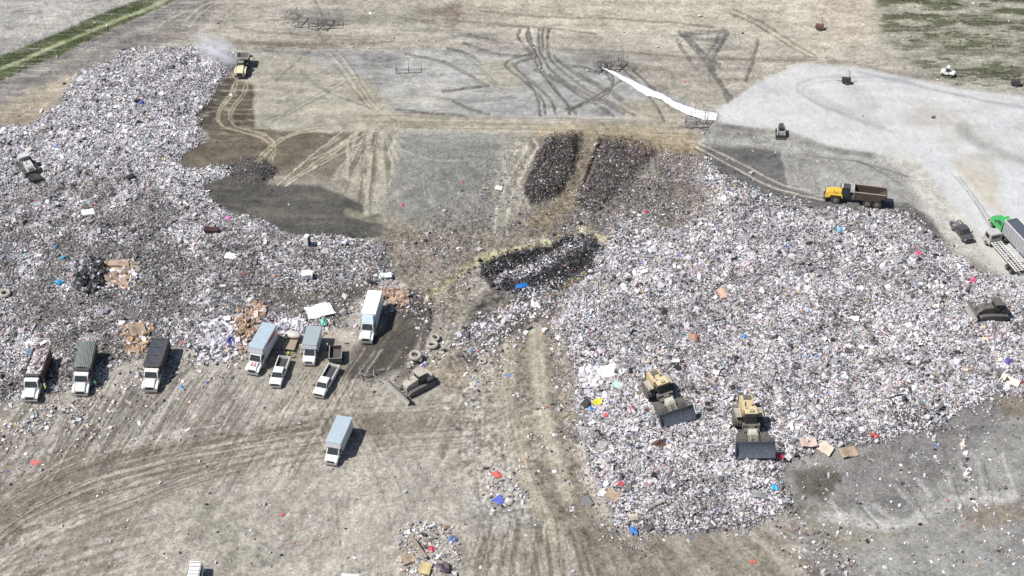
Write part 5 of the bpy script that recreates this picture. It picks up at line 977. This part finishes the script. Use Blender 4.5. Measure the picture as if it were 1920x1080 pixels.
# white sheeting strip down the bank
def strip():
    a = [(1128,126,2),(1158,140,6),(1190,158,10),(1215,172,13),(1240,180,9),(1262,194,11),(1290,207,13),(1318,216,15),(1345,219,14)]
    vs = []; fs = []; r = random.Random(2)
    pts = []
    for (p,q) in zip(a[:-1],a[1:]):
        for k in range(6): t = k/6; pts.append((p[0]+(q[0]-p[0])*t+r.uniform(-1,1), p[1]+(q[1]-p[1])*t+r.uniform(-.6,.6), p[2]+(q[2]-p[2])*t+r.uniform(-1,1)))
    pts.append(a[-1])
    for i,(u,v,w) in enumerate(pts):
        for j in range(5):
            s = j/4-.5; q = P(u-s*w*.35, v+s*w, .10+.06*r.random()); vs.append(q)
    n = len(pts)
    for i in range(n-1):
        for j in range(4): k = i*5+j; fs.append((k,k+1,k+6,k+5))
    o = mesh_obj('plastic_sheeting', vs, fs, pmat('bright_white_plastic',(.88,.88,.88),.5,dirt=.0,vary=.03), smooth=True); so = o.modifiers.new('th','SOLIDIFY'); so.thickness = .05
    tag(o,'long bright white plastic strip running down to the limestone yard','plastic sheeting')
strip()
# ------------------------------------------------------------------ refuse fields
rng = np.random.default_rng(2024)
holeR = [(1290,345),(1340,345),(1370,375),(1340,410),(1290,430),(1260,415),(1275,380)]
def dR(u,v,px,py):
    m = poly(u,v,RIGHT,8); return np.clip(m*(1-.6*poly(u,v,holeR,14))*(.38+.62*sstep(.34,.5,.6*fbm(px,py,6,501,3)+.4*fbm(px,py/4,2.0,505,2)))+.30*poly(u,v,RIGHT,36)*sstep(.4,.6,fbm(px,py,4,503,3))*(1-poly(u,v,GRAVEL,10)),0,1)
emit('right_garbage','dense field of shredded white grey and coloured household garbage, right half of the picture','garbage',dR,W_R,1000000,(5,125,138,275),rng,smin=.17,smax=.47,lift=.04)
LU = [(-200,240),(60,225),(150,130),(300,88),(440,95),(400,240),(440,318),(560,445),(720,455),(560,470),(330,440),(150,430),(-200,430)]
def dL(u,v,px,py):
    m = poly(u,v,LEFT,7); up = poly(u,v,LU,30); m = m*(1-.72*poly(u,v,[(470,530),(560,535),(690,525),(700,560),(670,630),(640,615),(600,570),(520,590),(470,570)],14)); k = sstep(.38,.58,fbm(px,py,5,511,3))
    return m*np.clip(up*.92+(1-up)*(.32+.55*k),0,1)+.10*poly(u,v,LEFT,30)*sstep(.4,.6,fbm(px,py,4,513,3))*(v>440)
emit('left_garbage','pale grey and white windblown garbage field spread over the left side','garbage',dL,W_L,950000,(-125,5,160,310),rng,smin=.17,smax=.46,lift=.04,dark=.68)
def dM(u,v,px,py):
    k = sstep(.45,.65,fbm(px,py,3.5,521,3))
    m = .30*poly(u,v,[(840,470),(900,600),(860,660),(890,730),(960,720),(1000,600),(1090,560),(1110,500),(1060,540),(900,590)],14)+.25*stroke(u,v,[(870,650),(930,600),(1010,570),(1090,570)],44,30)
    m = m+.45*poly(u,v,[(0,760),(100,735),(330,650),(480,640),(640,600),(740,520),(700,600),(500,660),(330,700),(250,760),(90,800),(-100,880)],18)*(.3+k)+.14*poly(u,v,[(-100,780),(90,760),(330,690),(460,660),(430,740),(250,800),(60,880),(-100,950)],30)*(.2+k)
    m = m+.5*poly(u,v,[(330,600),(480,590),(480,650),(440,690),(370,690)],12)+.5*poly(u,v,[(480,490),(640,485),(740,510),(760,545),(700,545),(640,530),(500,530)],10)+.5*poly(u,v,[(700,530),(775,540),(760,590),(720,600)],8)
    m = m+.8*poly(u,v,[(755,1000),(800,978),(850,1000),(862,1050),(840,1100),(755,1100)],9)+.45*poly(u,v,[(905,890),(950,885),(990,940),(940,965),(910,950)],12)*(.4+k)+.2*poly(u,v,[(1470,960),(1560,1000),(1620,1090),(1500,1090),(1440,1000)],14)+.05*poly(u,v,[(1500,900),(1900,760),(1920,1080),(1500,1080)],30)
    m = m+.8*stroke(u,v,[(1745,800),(1760,870),(1780,900)],9,8)+.8*stroke(u,v,[(1805,800),(1815,860),(1820,920),(1830,950)],8,8)+.35*stroke(u,v,[(1790,945),(1800,975)],8,8)+.8*stroke(u,v,[(1700,850),(1715,875)],8,6)+.3*stroke(u,v,[(1595,920),(1610,945)],8,6)+.4*stroke(u,v,[(1555,1035),(1600,1050)],16,12)
    m = m+.10*poly(u,v,[(850,720),(960,690),(1090,720),(1090,900),(1000,900),(860,860)],30)*k+.004+.007*poly(u,v,[(-100,780),(1100,780),(1100,1200),(-100,1200)],60)+.3*stroke(u,v,[(760,560),(800,600),(815,650),(780,680)],40,26)+.25*poly(u,v,[(1860,735),(1960,700),(1960,760)],10)+.25*stroke(u,v,[(420,95),(470,100)],14,8)
    off = (1-poly(u,v,RIGHT,4))*(1-poly(u,v,GRAVEL,4)*.9)
    pads = 1-.9*poly(u,v,[(340,130),(740,100),(1300,190),(1250,240),(950,250),(950,410),(720,450),(400,390),(340,310)],6)
    return np.clip(m*off*pads,0,1)
emit('scattered_litter','loose mixed litter scattered over the dirt between the two garbage fields','litter',dM,W_S,520000,(-125,125,138,326),rng,smin=.2,smax=.65,lift=.02)
emit('soil_mixed_rubbish','fine brown and grey rubbish worked into the soil around the dark windrows','rubbish',lambda u,v,px,py: np.clip(.16*poly(u,v,[(950,300),(1330,290),(1340,420),(1150,440),(950,470),(750,500),(740,450)],20)+.2*poly(u,v,[(1120,265),(1340,300),(1330,420),(1230,410),(1060,440)],16)+.35*poly(u,v,holeR,14)+.3*poly(u,v,[(1240,280),(1340,305),(1300,350),(1240,330)],14)+.25*poly(u,v,[(740,440),(900,440),(900,520),(840,640),(790,560)],20)+.4*stroke(u,v,[(1040,610),(1075,720),(1080,850),(1120,960),(1200,1020)],46,40),0,1)*(1-poly(u,v,BURN,4))*(1-.9*poly(u,v,W1,5))*(1-.7*poly(u,v,W2,5)),W_G,420000,(-30,40,138,275),rng,smin=.12,smax=.34,lift=.0)
emit('ashen_litter','pale ashy litter streaked across the middle of the burnt strip','litter',lambda u,v,px,py: np.clip((.6*stroke(u,v,[(940,528),(1010,497),(1065,465),(1085,450)],22,10)+.4*stroke(u,v,[(870,650),(930,600),(1000,560),(1070,545)],50,30))*sstep(.42,.58,fbm(rot(px,py,32)[0]/9,rot(px,py,32)[1],1.2,241,3)),0,1),W_L,110000,(-20,25,175,240),rng,smin=.16,smax=.5)
emit('dark_spoil','coarse dark clods and rubbish covering the two dark windrows below the haul road','spoil',lambda u,v,px,py: np.clip(.75*poly(u,v,W1,4)+.6*poly(u,v,W2,5)+.5*poly(u,v,[(440,303),(490,298),(514,318),(490,342),(450,338)],6)+.3*poly(u,v,[(1080,380),(1150,360),(1240,330),(1250,400),(1120,440),(1060,430)],20),0,1),np.array([.3,.6,.1,.3,3,10,36,42,0,0,0,.8,0,4,1,0]),260000,(-60,40,205,275),rng,smin=.12,smax=.38,lift=.0,kinds=(.75,.1,.15))
emit('burnt_debris','charred black debris on the burnt strip between the two garbage fields','burnt debris',lambda u,v,px,py: np.clip(.42*poly(u,v,BURN,9),0,1),W_B,110000,(-10,22,190,240),rng,smin=.14,smax=.42)
def pile(name, label, pts, cidx, N, box, smin, smax, seed):
    r = np.random.default_rng(seed); px,py,pz,u,v = candidates(N, box, r); k = (r.random(len(px)) < poly(u,v,pts,5)) & clear_mask(px,py); px,py,pz = px[k],py[k],pz[k]; n = len(px)
    sz = smin+(smax-smin)*r.random(n); col = PAL[r.choice(cidx,n)]*(.7+.5*r.random((n,1))); V,Fc,Cc = scatter(np.stack([px,py,pz+(2.2 if 'burnt' in name else .5)*r.random(n)*(1-((px-px.mean())**2+(py-py.mean())**2)/((px-px.mean())**2+(py-py.mean())**2).max()*.9)],1), sz, r.choice(3,n,p=(.2,.45,.35)), np.clip(col,.01,.85), r)
    print(name, n); tag(fast_mesh(name,V,Fc,Cc,refuse), label, 'pile', kind='stuff')
def pbox(pts):
    q = [P(*p) for p in pts]; return (min(a[0] for a in q),max(a[0] for a in q),min(a[1] for a in q),max(a[1] for a in q))
for nm,lb,pts,ci,N,a,b,sd in [('cardboard_pile','brown cardboard heap between the grey and the black tarped dump trucks',[(232,612),(290,605),(285,640),(262,662),(238,665)],[11,11,4,13,11,0],420,.5,1.2,1),
    ('cardboard_pile','pale cardboard pile right of the dark heap in the left garbage',[(192,490),(255,490),(258,520),(240,545),(195,538)],[11,4,4,0,3],420,.5,1.2,2),
    ('cardboard_pile','brown cardboard heap left of the long red striped box truck',[(435,600),(475,570),(505,575),(470,640),(445,672)],[11,11,13,4,3],600,.4,1.0,3),
    ('bag_pile','white bags heaped behind the trailer between the box trucks',[(520,600),(560,600),(585,615),(560,632),(525,625)],[0,0,0,1,2],420,.45,1.0,4),
    ('bag_pile','white and grey bags heaped left of the long red striped box truck',[(365,610),(430,590),(450,640),(430,680),(370,672)],[0,0,1,1,6,2],900,.4,1.1,5),
    ('cardboard_pile','tan cardboard and wood heap at the tail of the all white box truck',[(712,540),(768,545),(765,570),(735,580),(722,560)],[11,11,4,4,13],420,.4,1.0,6),
    ('burnt_look_shade_pile','tall heap coloured black for its cast shadow in the left garbage beside the pale cardboard',[(148,500),(185,488),(194,505),(190,540),(165,552),(146,540)],[7,7,7,6,6,5,1],900,.5,1.3,8),  # near-black pieces put the heap's cast shadow into its colour
    ('bag_pile','bright white bags near the white mattress at the left of the right garbage',[(1090,690),(1125,690),(1135,730),(1095,725)],[0,0,0,1,3],300,.5,1.2,7)]:
    pile(nm,lb,pts,ci,N,pbox(pts),a,b,sd)
clods()
# scrub and grass as real tufts
def tufts():
    r = np.random.default_rng(31); px,py,pz,u,v = candidates(150000,(-125,125,250,330),r)
    gmask = poly(u,v,[(-400,265),(0,104),(165,35),(255,0),(480,-110),(560,-90),(330,0),(120,100),(0,152),(-400,325)],3)*.5*(1-.9*stroke(u,v,[(-200,218),(0,131),(90,92),(200,47),(310,2),(420,-50)],9,4))
    sc = poly(u,v,[(1640,-100),(2200,-100),(2200,210),(1920,175),(1790,155),(1700,110)],14)*sstep(.5,.64,fbm(px/3,py,2.4,195,4))*.22
    for nm,lb,m,cs,s0 in (('grass','green grass verge running diagonally across the top left corner',gmask,[(.065,.08,.04),(.08,.095,.05),(.10,.11,.06)],.2),('scrub','dull green and straw scrub patches in the top right corner',sc,[(.10,.105,.07),(.16,.155,.11),(.12,.115,.085)],.32)):
        k = r.random(len(px)) < m; a,b,c = px[k],py[k],pz[k]; n = len(a)
        if n > 30000: a,b,c = a[:30000],b[:30000],c[:30000]; n = 30000
        col = np.array(cs)[r.integers(0,3,n)]*(.7+.6*r.random((n,1))); V,Fc,Cc = scatter(np.stack([a,b,c+.12],1), s0*(.6+.8*r.random(n)), np.ones(n,int), col, r); print(nm,n)
        tag(fast_mesh(nm,V,Fc,Cc,clodm), lb, nm, kind='stuff')
tufts()
# dust behind the far dumper
def dust():
    x0,y0,z0 = P(408,112); import bmesh
    bm = bmesh.new(); bmesh.ops.create_icosphere(bm, subdivisions=3, radius=1); me = bpy.data.meshes.new('dust_cloud'); bm.to_mesh(me); bm.free()
    o = bpy.data.objects.new('dust_cloud', me); C.objects.link(o); o.location = (x0,y0,z0+2.2); o.scale = (7.5,4.0,3.0); o.rotation_euler = (0,R(12),R(-35))
    m = bpy.data.materials.new('dust'); m.use_nodes = True; nt = m.node_tree; nt.nodes.clear(); out = nt.nodes.new('ShaderNodeOutputMaterial'); pv = nt.nodes.new('ShaderNodeVolumePrincipled'); pv.inputs['Color'].default_value = (.93,.93,.95,1)
    tc = nt.nodes.new('ShaderNodeTexCoord'); ln = nt.nodes.new('ShaderNodeVectorMath'); ln.operation = 'LENGTH'; nt.links.new(tc.outputs['Object'], ln.inputs[0]); n = nt.nodes.new('ShaderNodeTexNoise'); n.inputs['Scale'].default_value = 2.4; n.inputs['Detail'].default_value = 5; nt.links.new(tc.outputs['Object'], n.inputs['Vector']); rr = nt.nodes.new('ShaderNodeMapRange'); rr.inputs[1].default_value = .38; rr.inputs[2].default_value = .62; nt.links.new(n.outputs['Fac'], rr.inputs[0])
    mr = nt.nodes.new('ShaderNodeMapRange'); mr.inputs[1].default_value = .05; mr.inputs[2].default_value = .95; mr.inputs[3].default_value = 1; mr.inputs[4].default_value = 0; nt.links.new(ln.outputs['Value'], mr.inputs[0])
    a = nt.nodes.new('ShaderNodeMath'); a.operation = 'MULTIPLY'; nt.links.new(mr.outputs[0], a.inputs[0]); nt.links.new(rr.outputs[0], a.inputs[1]); b = nt.nodes.new('ShaderNodeMath'); b.operation = 'MULTIPLY'; nt.links.new(a.outputs[0], b.inputs[0]); b.inputs[1].default_value = 1.1
    nt.links.new(b.outputs[0], pv.inputs['Density']); nt.links.new(pv.outputs[0], out.inputs['Volume']); me.materials.append(m); tag(o,'pale dust cloud drifting behind the far yellow dumper','dust',kind='stuff')
dust()
# ------------------------------------------------------------------ light, sky, camera
EL = R(57); AZ = math.atan2(-.30,-1.0)        # direction TO the sun on the ground plane
sun = bpy.data.lights.new('sun','SUN'); sun.energy = 4.8; sun.angle = R(.5); sun.color = (1,.965,.92)
so = bpy.data.objects.new('sun', sun); C.objects.link(so)
from mathutils import Vector
d = Vector((math.cos(AZ)*math.cos(EL), math.sin(AZ)*math.cos(EL), math.sin(EL))); so.rotation_euler = (-d).to_track_quat('-Z','Y').to_euler(); so.location = (-60,100,200)
w = bpy.data.worlds.new('World'); bpy.context.scene.world = w; w.use_nodes = True; nt = w.node_tree; bg = nt.nodes['Background']
sk = nt.nodes.new('ShaderNodeTexSky'); sk.sky_type = 'NISHITA'; sk.sun_disc = False; sk.sun_elevation = EL; sk.sun_rotation = math.pi/2-AZ; nt.links.new(sk.outputs[0], bg.inputs[0]); bg.inputs[1].default_value = .075
cam = bpy.data.cameras.new('camera'); cam.sensor_width = 36; cam.lens = 36*F/1920; cam.clip_end = 8000; cam.clip_start = 1
co = bpy.data.objects.new('camera', cam); C.objects.link(co); co.location = (0,0,CAMZ); co.rotation_euler = (math.pi/2-PITCH,0,0)
sc = bpy.context.scene; sc.camera = co; sc.view_settings.view_transform = 'Standard'; sc.view_settings.look = 'None'; sc.view_settings.exposure = .22; sc.view_settings.gamma = 1
sc.cycles.volume_step_rate = 2.0; sc.cycles.max_bounces = 8; sc.cycles.volume_bounces = 6; sc.cycles.diffuse_bounces = 3; sc.cycles.glossy_bounces = 2
